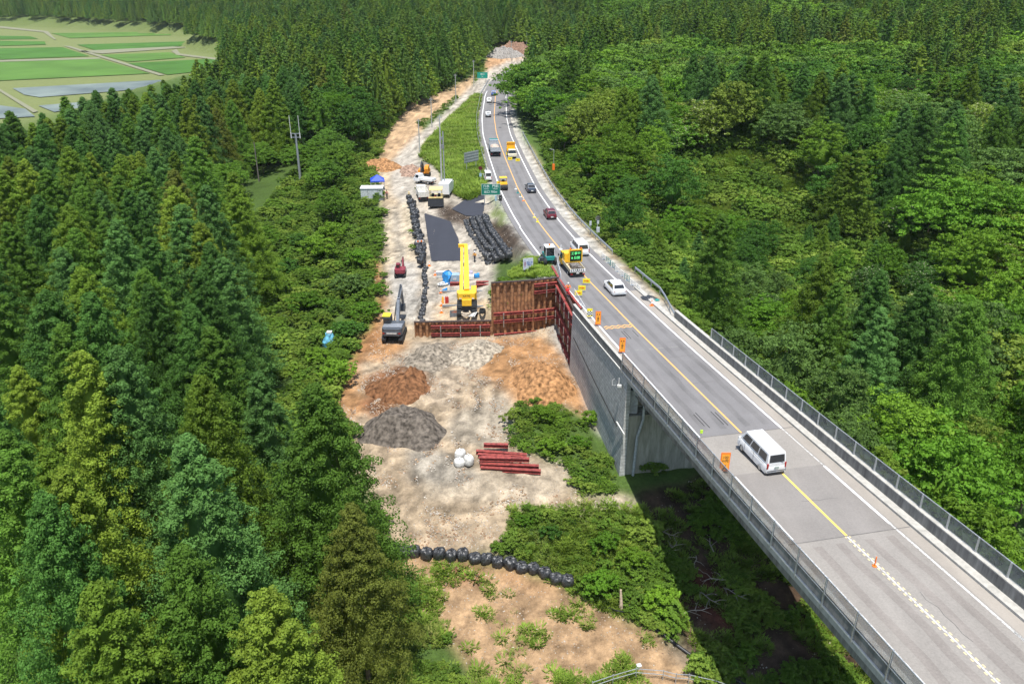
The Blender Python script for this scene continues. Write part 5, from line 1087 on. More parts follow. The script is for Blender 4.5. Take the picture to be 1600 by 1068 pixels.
sp = hit(754, 132); t, f = board('direction_sign', 'small distant green highway sign on the slope by the far bend', (sp.x, sp.y, sp.z), 0, 4.0, 2.2, 2.2, mat('far_green_sign', (.01,.30,.22), .4), posts=(-1.3,1.3), pr=.08)
label3d('lettering', '出口', .8, textw, f, (0,-.03,3.7)); label3d('arrow', '←', .8, textw, f, (0,-.03,2.8))
sp = hit(737, 268); t = thing('direction_sign', 'slanting back of a large grey sign among the median bushes', 'sign', (sp.x, sp.y, sp.z), radians(50)); b = MB(); b.box((0,0,3.2), (4.6,.06,2.3)); f = b.build('board', mat('bare_sign_back', (.33,.38,.36), .5, .3), t)
b = MB()
for z in (2.3,2.9,3.5,4.1): b.box((0,-.06,z), (4.4,.05,.08))
b.build('stiffener', galv, f); bez(t, -1.5, 0, 4, r=.08); bez(t, 1.5, 0, 4, r=.08)
p = rp(149, -6.2); t = thing('round_sign', 'round dark red stop sign disc on a post beside the white kei van', 'sign', hit(751, 285), 0); b = MB(); b.tube([(0,-.03,2.9), (0,.02,2.9)], .42, 20); b.build('disc', mat('dark_red_sign', (.10,.012,.012), .5), t); bez(t, 0, 0, 2.8); b = MB(); b.box((0,-.02,1.5), (.5,.04,.7)); b.build('plate', mat('pale_blue_plate', (.35,.5,.58), .5), t)
sp = hit(782, 322); t, f = board('dark_box_sign', 'small black sign board right below the green highway sign', (sp.x, sp.y, sp.z), 0, .55, 1.1, .9, blackp)
label3d('lettering', '+', .3, textw, f, (0,-.035,1.5))
sp = hit(775, 320); t, f = board('notice_board', 'narrow pale blue notice under the green highway sign', (sp.x, sp.y-1, sp.z), 0, .35, 1.0, .9, mat('pale_blue_plate', (.45,.62,.68)))
sp = hit(825, 425); t, f = board('notice_board', 'white construction notice board on the grass behind the tall sheet pile wall', (sp.x, sp.y, sp.z-.1), radians(16), 1.45, 1.65, .5, mat('notice_face', (.58,.62,.72), .5), posts=(-.5,.5), frame=offwhite, pr=.03)
label3d('lettering', '工\n事\n案\n内', .26, mat('magenta_lettering', (.35,.03,.12), .6), f, (-.45,-.03,1.34)); label3d('lettering', '復旧工事\n期間 6月\n連絡先', .22, mat('blue_lettering', (.05,.10,.35), .6), f, (.22,-.03,1.35))
# arrow boards
for px, py, lab in ((916,445,'uppermost of three yellow arrow boards behind the sign truck'),(909,456,'middle of three yellow arrow boards behind the sign truck'),(903.5,464,'lowest of three yellow arrow boards, nearest the white guard rail')):
    g = onroad(px, py); t, f = board('arrow_board', lab, (g.x, g.y, g.z+.01), radians(-4), .95, .62, .25, yellowS, posts=(-.3,.3), pr=.02, pm_=offwhite)
    t['group'] = 'yellow arrow boards'
    b = MB(); b.prism([(-.34,.51), (.06,.51), (.06,.42), (.36,.56), (.06,.70), (.06,.61), (-.34,.61)], -.045, -.030, 'y'); b.build('arrow', mat('orange_arrow', (.75,.15,.01), .5), f)
for px, py, lab in ((794,244,'yellow board left of the tipped truck'),(797,252,'yellow board below the tipped truck, left one'),(809,254,'yellow board below the tipped truck, right one'),(780,290,'yellow board at the left side of the small roller')):
    g = onroad(px, py); t, f = board('arrow_board', lab, (g.x, g.y, g.z+.01), 0, 1.0, .65, .25, yellowS, posts=(-.3,.3), pr=.02, pm_=offwhite); t['group'] = 'yellow arrow boards'
    b = MB(); b.box((0,-.035,.58), (.5,.015,.14)); b.build('arrow', mat('orange_arrow', (.75,.15,.01)), f)
# orange boards along the left line
for px, py, w_, lab, txt in ((934,509,.62,'orange board with black figures where the block wall begins','工\n事\n中'),(971.5,552,.62,'orange board behind the first clear panel of the fence','工\n事\n中'),(1130.5,738,.72,'orange and amber board reading 100 m behind the clear fence','100\nm先')):
    g = onroad(px, py); t, f = board('warning_board', lab, (g.x, g.y, g.z+.01), radians(0), w_, 1.62, .15, orange, posts=(-.2,.2), pr=.02)
    b = MB(); b.box((0,-.034,.15+.80), (w_-.14,.015,1.36)); b.build('face', orange2, f); label3d('lettering', txt, .30 if len(txt) > 6 or '0' in txt else .27, textb, f, (0,-.046,1.22 if '0' in txt else .85), sx=.95)
    if '0' in txt: b = MB(); b.prism([(-.2,.25),(.02,.70),(.1,.70),(.02,.50),(.24,.28),(.14,.25),(0,.42),(-.1,.25)], -.05, -.045, 'y'); b.build('worker_pictogram', mat('navy_ink', (.02,.02,.10), .6), f)
    if '工' in txt: b = MB(); b.box((-.12,-.046,1.42), (.13,.01,.14)); b.box((.12,-.046,1.42), (.13,.01,.14)); b.build('flasher', textr, f)
g = onroad(921, 497); t, f = board('checker_board', 'yellow board with black and white checks at the end of the white guard rail', (g.x, g.y, g.z+.01), 0, .62, 1.0, .2, yellowS, posts=(-.2,.2), pr=.02)
b = MB()
for i in range(4):
    for j in range(4):
        if (i+j) % 2: b.box((-.22+i*.145,-.035,.42+j*.14), (.14,.012,.135))
b.build('check', textb, f); b = MB()
for i in range(4):
    for j in range(4):
        if not (i+j) % 2: b.box((-.22+i*.145,-.035,.42+j*.14), (.14,.012,.135))
b.build('check', textw, f)
g = onroad(1100, 690); t, f = board('marker_board', 'small yellow green marker board behind the clear fence near the joint', (g.x-.3, g.y, g.z+.01), 0, .22, .32, .8, mat('lime_reflective', (.55,.85,.05), .5), pr=.02)
g = hit(849, 280); g = rp(170, 9.0, -.5); t = thing('warning_lamp_post', 'orange tubular sign on a tall thin pole among the trees right of the road', 'sign', g, 0); b = MB(); b.box((0,0,1.6), (.55,.3,1.6)); b.build('board', orange, t, bevel=.05); bez(t, 0, 0, 5.4, r=.05); b = MB(); b.tube([(0,.05,5.4), (-.9,.05,5.6)], .04, 6); b.build('arm', galv, t)
# round mirror, boxes behind the guard rail
g = hit(930, 372); g = rp(float(onroad(918, 372).y), 7.6, -.3)
t = thing('traffic_mirror', 'round mirror backs on a post behind the right guard rail', 'traffic mirror', g, radians(5)); b = MB(); b.tube([(0,-.05,3.2), (0,.05,3.25)], [.46,.40], 20); b.build('mirror_disc', chrome, t, True); bez(t, 0, 0, 3.2, r=.06); b = MB(); b.box((.05,.1,2.55), (.34,.24,.55)); b.box((.05,-.15,1.35), (.5,.3,.8)); b.build('control_box', mat('pale_grey_box', (.5,.54,.56), .5), t)
t = thing('control_cabinet', 'small pale control box on a short post left of the round mirror', 'cabinet', g+Vector((-1.1,.6,0)), 0); b = MB(); b.box((0,0,2.2), (.34,.25,.7)); b.build('box', mat('pale_grey_box', (.5,.54,.56), .5), t, bevel=.02); bez(t, 0, 0, 2)
# guard rails
def guard(label, s0, s1, off, zt=.75, lean=0, offf=None):
    t = thing('guard_rail', label, 'guard rail'); n = max(2, int(abs(s1-s0)/3)); offf = offf or (lambda s: off)
    pts = [rp(s0+(s1-s0)*i/n, offf(s0+(s1-s0)*i/n), 0) for i in range(n+1)]
    b = MB(); sg = 1 if off > 0 else -1; rings = []
    for i, p in enumerate(pts):
        s = s0+(s1-s0)*i/n; q = Vector((rp(s, offf(s)+.1)-rp(s, offf(s)))).normalized()*sg
        rings.append([p+q*a+Vector((0,0,z)) for a, z in ((0,zt),(-.07,zt-.06),(-.07,zt-.12),(0,zt-.17),(-.07,zt-.22),(-.07,zt-.28),(0,zt-.34),(.02,zt-.34),(.02,zt))])
    b.loft(rings); b.build('rail', galv, t)
    for p in pts[::1]: b = MB(); b.tube([p+Vector((.0,.0,-.5)), p+Vector((0,0,zt-.05))], .06, 6); b.build('post', galv, t)
guard('long galvanised guard rail along the right gravel shoulder under the trees', 112, 215, 6.9)
guard('crooked guard rail joining the right parapet, hanging out over the bushes', 84, 103, 6.1, offf=lambda s: 5.45+min(1, (s-84)/9)*1.9)
guard('guard rail along the outside of the far left bend', 165, 330, -5.2)
# white guard fence on the red beam
t = thing('pipe_fence', 'white pipe guard fence on a red beam along the top of the sheet piles', 'fence'); b = MB()
P0, P1 = Vector((6.35,101.2,float(rz(101))+.0)), Vector((8.6,87.2,float(rz(87))))
def frow(a, b_, n, hh=.85):
    m_ = MB()
    for i in range(n+1): p = a.lerp(b_, i/n); m_.tube([p, p+Vector((0,0,hh))], .035, 6)
    for z in (hh, hh*.66, hh*.33): m_.tube([a+Vector((0,0,z)), b_+Vector((0,0,z))], .028, 6)
    return m_
frow(P0+Vector((0,5.5,0)), P0+Vector((.2,-.4,0)), 3).build('fence_panel', white, t); frow(P1+Vector((-.85,6.0,0)), P1, 4).build('fence_panel', white, t)
b = MB(); b.ibeam((6.3,100.9,float(rz(101))-.02), (8.3,88.6,float(rz(88.6))+.0), .3, .3); b.build('base_beam', maroon, t); b = MB(); b.ibeam((5.6,106.5,float(rz(106))+.12), (6.25,101.2,float(rz(101))+.1), .3, .3); b.build('base_beam', maroon, t)
# right white/green broken fence
cols = [white, teal, teal, white, white, teal, white, white]
for i in range(8):
    s = 111-i*2.1; a = rp(s, 5.0, .02); c = rp(s-1.7, 5.0+.05*(i % 3), .02); a.z = hz(a.x, a.y)+.03; c.z = hz(c.x, c.y)+.03
    t = thing('pipe_barrier', '%s pipe barrier, %s from the minivan end of the row on the right gravel' % ('white' if cols[i] is white else 'green', ORD[i]), 'barrier', (0,0,0), 0, 'pipe barriers on the right gravel shoulder')
    m_ = frow(a, c, 2, .8); m_.v = [tuple(x) for x in m_.v]; m_.build('frame', cols[i], t); b = MB(); b.box((a+c)/2+Vector((0,0,.04)), (.5,.5,.08)); b.build('foot', galv, t)
g = rp(91.5, 5.15, 0); g.z = hz(g.x, g.y); t = thing('tarpaulin_heap', 'heap of black sheet and green netting behind the traffic cone', 'tarpaulin', g, .3)
b = MB(); V, F_ = blob([(0,.95),(.25,.8),(.45,.45),(.55,.05)], 4, 14, .35); b.add([tuple(v) for v in V], [tuple(f) for f in F_]); b.build('sheet', bagm, t); b = MB(); b.box((.7,-.6,.1), (.7,.5,.18)); b.build('net', teal, t, bevel=.05)
def cone(pos, label, h=.7):
    t = thing('traffic_cone', label, 'traffic cone', pos, rnd.random(), 'orange traffic cones'); b = MB(); b.box((0,0,.03), (.4*h/.7,.4*h/.7,.06)); b.build('base', orange, t); b = MB(); b.tube([(0,0,.061),(0,0,h*.4),(0,0,h)], [.15,.10,.03], 12); c = b.build('body', orange, t, True); b = MB(); b.tube([(0,0,h*.42),(0,0,h*.72)], [.102,.072], 12); b.build('band', white, c, True)
cone(onroad(1018, 478)+Vector((0,0,.01)), 'orange and white cone on the right shoulder by the black sheet heap', .8)
p = onroad(1366, 884); t = thing('delineator', 'thin orange delineator post standing on the centre line of the near bridge', 'delineator', p+Vector((0,0,.015)), 0); b = MB(); b.tube([(0,0,0),(0,0,.04)], .14, 12); b.build('base', orange, t); b = MB(); b.tube([(0,0,.041),(0,0,.72)], .04, 8); b.build('pole', orange, t, True)
for i, (px, py) in enumerate(((806,296),(809,302),(813,308),(818,314),(835,340),(840,347),(876,390))):
    p = onroad(px, py)+Vector((0,0,.012)); lab = '%s green and white delineator down the centre line from the small roller' % ORD[i]
    t = thing('delineator', lab, 'delineator', p, 0, 'delineators on the centre line'); b = MB(); b.box((0,0,.05), (.5,.4,.1)); b.build('base', [white, teal, white, orange, yellowS, yellowS, white][i], t); b = MB(); b.tube([(0,0,.101),(.05,0,.7)], .07, 8); b.build('pole', [white, teal, teal, white, white, yellowS, white][i], t, True)
# ================================================================== BAGS
def bagmesh(nm, seed, m, r=.55, h=.95, ribs=False):
    q = np.random.RandomState(seed); n = 30; prof = [(0, .80), (.04, .93), (.2, 1.02), (.45, 1.04), (.7, 1.02), (.86, .95), (.96, .80), (1.0, .55), (.97, .28), (1.03, .11), (1.13, .09), (1.2, .17), (1.18, .02)]
    V = []
    for i, (z, k) in enumerate(prof):
        for j in range(n):
            a = 2*pi*j/n; w = 1+.06*sin(4*a+seed)+.035*sin(11*a+3*seed+z*2)+.03*sin(17*a+seed)*(z > .6)+(q.rand()-.5)*.12*(1 if i > 0 else .3); V.append((r*k*w*cos(a), r*k*w*sin(a), h*z+(q.rand()-.5)*(.07 if i > 4 else .015)+(.05*sin(7*a+seed) if 5 < i < 9 else 0)+(.03*sin(z*40) if ribs else 0)))
    F = [(i*n+k, i*n+(k+1) % n, (i+1)*n+(k+1) % n, (i+1)*n+k) for i in range(len(prof)-1) for k in range(n)]
    b = MB(); b.add(V, F+[tuple(range((len(prof)-1)*n, len(prof)*n))]); o = b.build(nm, m, None, True); me = o.data; bpy.data.objects.remove(o); return me
bm_ = [bagmesh('soil_bag', i, bagm) for i in range(4)]
def bag(i, p, label, group, s=1.0, z=0, me=None, name='soil_bag'):
    o = bpy.data.objects.new(name, me or bm_[i % 4]); COL.objects.link(o); o.location = (p[0], p[1], p[2]+z); o.rotation_euler = (rnd.uniform(-.06, .06), rnd.uniform(-.06, .06), rnd.random()*6.28); o.scale = (s*rnd.uniform(.92, 1.1), s*rnd.uniform(.92, 1.1), s*rnd.uniform(.74, .98)); tag(o, label, 'soil bag', group); return o
row = [(617,862),(633,866),(648,868),(667,871),(687,872),(705,874),(724,874),(742,876),(760,880),(778,884),(797,888),(815,891),(833,895),(851,900),(869,907),(886,914)]
for i, (px, py) in enumerate(row):
    p = hit(px, py); bag(i, p, '%s black bag from the left in the curved row below the soil fill' % ORD[i], 'black bags in the curved row', 1.02, -.05)
def along(poly, sp):
    out = []; d = 0; P_ = [Vector(p) for p in poly]; acc = 0
    for a, b in zip(P_[:-1], P_[1:]):
        L_ = (b-a).length; t = acc
        while t < L_: out.append(a.lerp(b, t/L_)); t += sp
        acc = t-L_
    return out
# left column, both edges of the track bank
lp = [hit(x, y) for x, y in ((653,505),(658,470),(660,440),(658,418),(655,385),(648,350),(641,318))]
side = ['track side', 'yard side']
k = 0
for j, dx in enumerate((-.3, .5)):
    if j == 0: continue
    for i, p in enumerate(along([(q.x+dx, q.y) for q in (lp if j else lp[2:])], 1.15)):
        low = p.y < 121
        z = hz(p.x, p.y); x_ = p.x+rnd.uniform(-.28, .28); u, v, _ = P(x_, p.y, z)
        bag(k, (x_, p.y, min(z, hz(p.x+.8, p.y))), 'black bag in the column left of the yard, %s, %s from the near end' % (side[j], nw(i+1)), 'black bags left of the work yard', (.62+.2*rnd.random()) if low else rnd.uniform(.72, .98), rnd.uniform(-.2, .0)); k += 1
for i, p in enumerate(along([(q.x, q.y) for q in lp[3:]], 1.3)):
    u, v, _ = P(p.x, p.y, -6); bag(k, (p.x+rnd.uniform(-.35,.35), p.y, hz(p.x+.6, p.y)+rnd.uniform(.5, .75)), 'black bag on top of the column left of the yard, %s from the near end' % nw(i+1), 'upper black bags left of the work yard', .98); k += 1
# right terraces: lines from far-left to near-right, stepping up to the ramp
tb = [(718,352,-6.1),(728,375,-6.4),(745,398,-6.7),(757,414,-6.85)]
for r_ in range(5):
    pts = []
    for (px, py, z) in tb: p = G(px+r_*10, py-r_*3, z+r_*.62); pts.append((p.x, p.y, p.z))
    for i, p in enumerate(along(pts, 1.12)):
        u, v, _ = P(*p); bag(k, (p.x+rnd.uniform(-.1,.1), p.y, p.z), '%s black bag from the far end in the %s terrace up from the yard' % (ORD[i], ORD[r_]), 'black bags terraced below the brown ramp', 1.0, -.1); k += 1
for r_, (y0, z0, n0, x0) in enumerate(((119.9,-6.75,5,763),(120.9,-5.8,6,762),(121.9,-4.9,6,768))):
    for i in range(n0):
        x = G(x0, 414-r_*9, z0).x+i*1.13; b_ = bag(k, (x, y0-.55*i*.3, z0), '%s black bag from the left in the %s tier below the pale path edge' % (ORD[i], ['bottom','middle','top'][r_]), 'numbered black bags in tiers', 1.02); k += 1; b_.rotation_euler = (0, 0, 0)
        lt = label3d('marking', '%d' % (3+(i*7+r_*4) % 24), .42, textw, b_, (0, -.60, .5)); b_['category'] = 'soil bag'
# white bags
wm_ = [bagmesh('white_bag', 9, wbagm, .56, .95), bagmesh('white_bag', 10, wbagm, .50, 1.05, True)]
for px, py, m_, s, lab in ((718,727,0,1.0,'front white bulk bag beside the red beams'),(719,716,0,1.0,'rear white bulk bag, half hidden by the front one'),(732,727,1,1.02,'ribbed white bulk bag nearest the red beams')):
    p = hit(px, py); bag(0, p, lab, 'white bulk bags by the red beams', s, -.04, wm_[m_], 'bulk_bag')
# steel beams
def hbeam(a, b_, z, label, w_=.40, h_=.40):
    A = G(*a); pa = Vector((A.x, A.y, 0)); B_ = G(*b_); pb = Vector((B_.x, B_.y, 0)); g0 = (hz(pa.x, pa.y)+hz(pb.x, pb.y))/2+z+h_/2+.06; pa.z = pb.z = g0
    m_ = MB(); m_.ibeam(pa, pb, w_, h_, .035); o = m_.build('steel_beam', maroon); tag(o, label, 'steel beam', 'red steel beams lying on the soil fill'); return o
for a, b_, z, lab in (((751,729),(845,734),0,'longest red beam, nearest the camera'),((750,725),(842,728),0,'second red beam from the camera'),((749,722),(827,724),.42,'red beam lying on the two nearest ones'),((752,717),(798,718),0,'short dark sided beam between the two bundles'),
                      ((747,713),(797,716),.0,'left red beam of the rear bundle'),((744,708),(823,714),0,'long red beam of the rear bundle'),((756,705),(794,706),.42,'topmost red beam of the rear bundle'),((797,714),(823,716),0,'short red beam at the right end of the rear bundle')):
    hbeam((*a,-10.6), (*b_,-10.6), z, lab)
# ================================================================== HEAPS
def heap(name, label, px, py, rx_, ry_, h, m, seed, cat='heap', z=None):
    p = hit(px, py); q = np.random.RandomState(seed); nr, na = 22, 56; V = []; F = []
    for i in range(nr+1):
        t = i/nr
        for j in range(na):
            a = 2*pi*j/na; R = 1+.16*sin(2*a+seed)+.10*sin(3*a+2*seed)+.06*sin(7*a+seed)
            x = p.x+rx_*t*R*cos(a); y = p.y+ry_*t*R*sin(a); hh = h*(1-t**1.15)**1.0*(1-.25*exp_(t))
            V.append((x, y, hh))
    V = np.array(V); g = height(V[:, 0], V[:, 1], True)
    V[:, 2] = g+V[:, 2]*(1+.5*fbm(V[:, 0]/1.4, V[:, 1]/1.4))+fbm(V[:, 0]*1.5, V[:, 1]*1.5, 3)*.28*np.clip(V[:, 2]*2, 0, 1)-.10+.07*np.clip(V[:, 2]*4, 0, 1)
    F = [(i*na+j, (i+1)*na+j, (i+1)*na+(j+1) % na, i*na+(j+1) % na) for i in range(nr) for j in range(na)]
    o = bpy.data.objects.new(name, npmesh(name, V, np.array(F), m, True)); COL.objects.link(o); return tag(o, label, cat)
def exp_(t): return math.exp(-(t/.25)**2)
def earth(name, c, st=.3):
    m = mat(name, c, .95, var=.34, scale=2.2, bump=.5, spec=.15); return m
heap('gravel_heap', 'dark grey gravel heap at the left of the soil fill', 632, 672, 4.2, 4.2, 2.8, earth('dark_gravel', (.135,.115,.095)), 2)
heap('soil_heap', 'reddish brown soil heap above the dark gravel heap', 622, 603, 3.9, 3.2, 1.8, earth('red_brown_soil', (.20,.095,.045)), 3)
heap('soil_heap', 'orange soil heap in the upper right of the fill', 845, 590, 4.2, 4.6, 1.9, earth('orange_soil', (.36,.19,.085)), 4)
heap('gravel_heap', 'grey brown rubble heap below the excavator end of the sheet piles', 672, 560, 3.6, 3.8, 1.5, earth('grey_brown_rubble', (.24,.205,.16)), 5)
heap('soil_heap', 'pale sandy soil heap in front of the low sheet pile wall', 742, 550, 3.6, 3.4, 1.3, earth('pale_sand', (.36,.31,.24)), 6)
heap('gravel_heap', 'pale grey gravel cone far up the track', 786, 90, 9, 8, 5.5, earth('pale_gravel', (.30,.28,.255)), 7)
heap('soil_heap', 'brown soil heap right of the distant gravel cone', 806, 84, 11, 8, 6.5, earth('brown_far_soil', (.26,.16,.11)), 8)
heap('soil_heap', 'orange brown soil bank beside the blue canopy', 592, 262, 5.5, 5, 2.3, earth('orange_soil', (.36,.19,.085)), 9)
heap('soil_heap', 'reddish rubble heap left of the orange excavator', 642, 268, 3.0, 5.5, 1.5, earth('pinkish_rubble', (.34,.23,.17)), 10)
# loose stones as real geometry
def rockmesh(seed):
    q = np.random.RandomState(seed); import bmesh; bm2 = bmesh.new(); bmesh.ops.create_icosphere(bm2, subdivisions=1, radius=.5)
    for v in bm2.verts: v.co *= .7+.6*q.rand(); v.co.z *= .7
    me = bpy.data.meshes.new('stone'); bm2.to_mesh(me); bm2.free(); me.materials.append(rockm); return me
rockm = leaf_mat('stone', [(.50,.46,.40),(.40,.36,.31),(.30,.25,.20),(.58,.55,.50)], False, .2, 0, .2)
clodm = leaf_mat('clod', [(.36,.24,.14),(.28,.19,.12),(.22,.13,.08)], False, .2, 0, .2)
rocks = [rockmesh(i) for i in range(4)]; rockm2 = rockm; rockm = clodm; clods = [rockmesh(i+7) for i in range(3)]
FILLP = ZONES[0][2]; FGP = [z[2] for z in ZONES if z[0] == 'FG'][0]
def soilt(polys, th):
    def f(X, Y, U, W):
        m = np.zeros(X.shape, bool)
        for p in polys: m |= inpoly(U, W, p)
        for p in GRP[:2]: m &= ~inpoly(U, W, p)
        return m&(fbm(X/2.5+3, Y/2.5+8, 3)+.25*(R_.rand(len(X))-.5) > th)
    return f
YP = [z[2] for z in ZONES if z[0] in ('YARD', 'GRAV', 'ORGCUT', 'TRACK')]
a1, b1 = greens(26000, -22, 12, 58, 100, soilt([FILLP], .02), .05, .20)
a2, b2 = greens(16000, -22, 30, 32, 70, soilt([FGP, [z[2] for z in ZONES if z[0] == 'UNDER'][0]], .05), .05, .17)
a3, b3 = greens(9000, -24, 0, 97, 150, soilt(YP, .0), .06, .22)
scatter('loose_stones', np.concatenate([a1,a2,a3])+[0,0,.05], np.concatenate([b1,b2,b3]), rocks, 'loose stones strewn over the bare soil')
a1, b1 = greens(16000, -22, 12, 58, 100, soilt([FILLP], .12), .08, .30); a2, b2 = greens(6000, -22, 20, 32, 62, soilt([FGP], .15), .06, .2)
scatter('soil_clods', np.concatenate([a1,a2])+[0,0,.05], np.concatenate([b1,b2]), clods, 'brown clods of earth on the soil fill')
tp = [z[2] for z in ZONES if z[0] == 'TAN'][0]
# track side retaining stones and creepers on the bag column are left to the bags

# ================================================================== POLES, MAST
def pole(label, px, py, H, r=.17, arm=True, m=None, name='utility_pole'):
    p = hit(px, py); t = thing(name, label, 'utility pole', (p.x, p.y, p.z), 0, 'utility poles along the track'); b = MB(); b.tube([(0,0,-.5),(0,0,H)], [r, r*.6], 10); b.build('pole', m or mat('pole_concrete', (.42,.42,.40), .8), t, True)
    if arm: b = MB(); b.beam((-.5,0,H-.5), (.5,0,H-.5), .08, .08); b.tube([(.35,0,H-.45),(.35,0,H-.15)], .06, 6); b.tube([(-.35,0,H-.45),(-.35,0,H-.15)], .06, 6); b.build('cross_arm', galv, t)
    return t, p
pole('utility pole with a guy wire, at the left of the pale track', 656, 238, 8.0)
t, p = pole('utility pole beside the weedy strip of the pale track', 675, 200, 8.2)
pole('utility pole where the pale track narrows', 712.5, 160, 9.0); pole('utility pole just left of the small green sign', 740.5, 137, 9.5); pole('distant utility pole in front of the gravel cone', 799, 94, 9.0); pole('distant utility pole right of the gravel cone, the farthest of all', 823, 78, 9.0)
t, p = pole('tall grey utility pole right behind the box truck, with a transformer box', 691, 306, 15.5, .2); b = MB(); b.box((.45,0,9.6), (.5,.4,.8)); b.box((.3,0,11.2), (.3,.3,.5)); b.build('transformer_box', greym, t); b = MB(); b.tube([(.55,0,0),(.55,0,12.5)], .12, 8); b.build('side_pole', galv, t)
pole('plain dark pole standing in the spreading trees left of the mast', 405, 284, 8.8, .17, False, mat('dark_wood_pole', (.16,.14,.12), .9))
p = hit(470, 284); t = thing('telecom_mast', 'grey steel mast with a platform and two tall white aerials above the spreading trees', 'mast', (p.x, p.y, p.z)); b = MB(); b.tube([(0,0,-1),(0,0,10.3)], [.32,.2], 12); b.build('pole', galv, t, True)
b = MB()
for z in (9.6, 10.4):
    for a in range(3): q = 2*pi*a/3+.5; b.beam((0,0,z), (1.05*cos(q),.6*sin(q),z), .08, .08)
    b.beam((-1.05,0,z), (1.05,0,z), .1, .1)
b.build('platform', galv, t)
for x in (-.98, .92): b = MB(); b.tube([(x,0,9.4),(x,0,10.6)], .12, 8); b.tube([(x,0,10.61),(x,0,14.2)], .065, 8); b.build('aerial', offwhite, t)
# ================================================================== SITE CLUTTER
p = hit(516, 536); t = thing('tarpaulin_bundle', 'pale blue tarpaulin bundle standing in the bushes left of the fill', 'tarpaulin', (p.x, p.y, p.z), 0); b = MB(); V, F_ = blob([(-.2,1.05),(.35,1.0),(1.1,.62),(1.5,.45)], 5, 12, .18); b.add([tuple(v) for v in V], [tuple(f) for f in F_]+[tuple(range(36,48))]); b.build('sheet', mat('pale_blue_tarpaulin', (.14,.42,.58), .5, var=.35, scale=2, bump=.8), t)
b = MB(); b.box((.05,0,1.62), (.7,.6,.28)); b.build('white_box', offwhite, t, bevel=.05)
p = hit(581, 312); t = thing('site_hut', 'flat roofed pale grey site hut under the overhanging branches', 'hut', (p.x+.2, p.y, p.z), radians(3)); b = MB(); b.box((0,0,1.15), (4.2,2.4,2.3)); b.build('wall', mat('hut_panel', (.52,.55,.55), .6), t, bevel=.02); b = MB(); b.box((0,0,2.38), (4.4,2.6,.12)); b.build('roof', white, t); b = MB(); b.beam((-.7,-1.25,0),(-.7,-1.25,2.25),.06,.05,up=(0,1,0)); b.beam((1.2,-1.25,0),(1.2,-1.25,2.25),.06,.05,up=(0,1,0)); b.build('panel_joint', greym, t)
p = hit(587, 300); t = thing('canopy_tent', 'bright blue peaked canopy behind the site hut', 'canopy', (p.x+.3, p.y+1.2, p.z), .2); b = MB(); b.add([(-1.4,-1.4,2.2),(1.4,-1.4,2.2),(1.4,1.4,2.2),(-1.4,1.4,2.2),(0,0,3.2),(-1.4,-1.4,1.95),(1.4,-1.4,1.95),(1.4,1.4,1.95),(-1.4,1.4,1.95)], [(0,1,4),(1,2,4),(2,3,4),(3,0,4),(5,6,1,0),(6,7,2,1),(7,8,3,2),(8,5,0,3)]); b.build('roof', blued, t)
for x, y in ((-1.35,-1.35),(1.35,-1.35),(1.35,1.35),(-1.35,1.35)): b = MB(); b.tube([(x,y,0),(x,y,2.1)], .03, 6); b.build('leg', offwhite, t)
# work platform goods
def bx(name, label, cat, px, py, parts, m, rot=0, bev=.02, dz=0):
    p = hit(px, py); t = thing(name, label, cat, (p.x, p.y, p.z+dz), rot); 
    for nm, boxes, mm in parts:
        b = MB()
        for c, d in boxes: b.box(c, d)
        b.build(nm, mm or m, t, bevel=bev)
    return t
pipe3 = lambda n, L_, r: [((0, i*r*2.2, r), (L_, r*2, r*2)) for i in range(n)]
bx('pipe_stack', 'stack of pale pipes at the back left of the work platform', 'pipes', 690, 426, [('pipe', pipe3(4, 1.7, .06), None)], offwhite)
bx('storage_box', 'low white box behind the tangle of hoses on the platform', 'box', 690, 434, [('box', [((0,0,.3),(1.5,.8,.6))], None), ('lid', [((0,0,.63),(1.56,.86,.06))], greym)], offwhite)
p = hit(706, 442); t = thing('generator', 'grey generator half covered by a blue tarpaulin', 'generator', (p.x+.2, p.y, p.z), .1); b = MB(); b.box((.25,0,.75), (1.5,1.1,1.4)); b.build('body', mat('blue_grey_case', (.30,.42,.52), .5), t, bevel=.06); b = MB(); V, F_ = blob([(0,.95),(.8,.9),(1.5,.75),(1.95,.25)], 8, 12, .25); b.add([(x-.7, y+.2, z) for x, y, z in V], [tuple(f) for f in F_]); b.build('tarpaulin', bluet, t); b = MB(); b.box((.25,-.57,.8), (.5,.03,.3)); b.build('hatch', offwhite, t)
p = hit(692, 446); t = thing('hose_tangle', 'tangle of white and grey hoses at the left of the platform', 'hoses', (p.x, p.y, p.z)); 
for c_ in range(3):
    b = MB(); q = np.random.RandomState(c_); b.tube([( .75*(.5+.5*q.rand())*cos(i*.9+c_)+.2*c_-.2, .75*(.5+.5*q.rand())*sin(i*.9+c_), .1+.1*c_+.15*q.rand()) for i in range(26)], .055, 6); b.build('hose', [offwhite, galv, white][c_], t, True)
bx('tarpaulin_bundle', 'small blue tarpaulin scrap on the white plank', 'tarpaulin', 695, 455, [('sheet', [((0,0,.15),(.6,.4,.3)),((.3,.1,.3),(.3,.3,.25))], bluet)], bluet, .4, .08)
bx('tarpaulin_bundle', 'blue tarpaulin bundle right of the crane boom', 'tarpaulin', 745, 434, [('sheet', [((0,0,.3),(.8,.6,.6)),((.25,.1,.55),(.4,.4,.3))], bluet)], bluet, .2, .12)
bx('covered_goods', 'goods under white and mauve sheets right of the crane boom', 'goods', 735, 437, [('white_sheet', [((0,0,.35),(1.1,.9,.7))], wbagm), ('mauve_sheet', [((-.2,.9,.5),(1.3,.9,1.0))], mat('mauve_sheet', (.40,.36,.45), .6, var=.2))], wbagm, .1, .12)
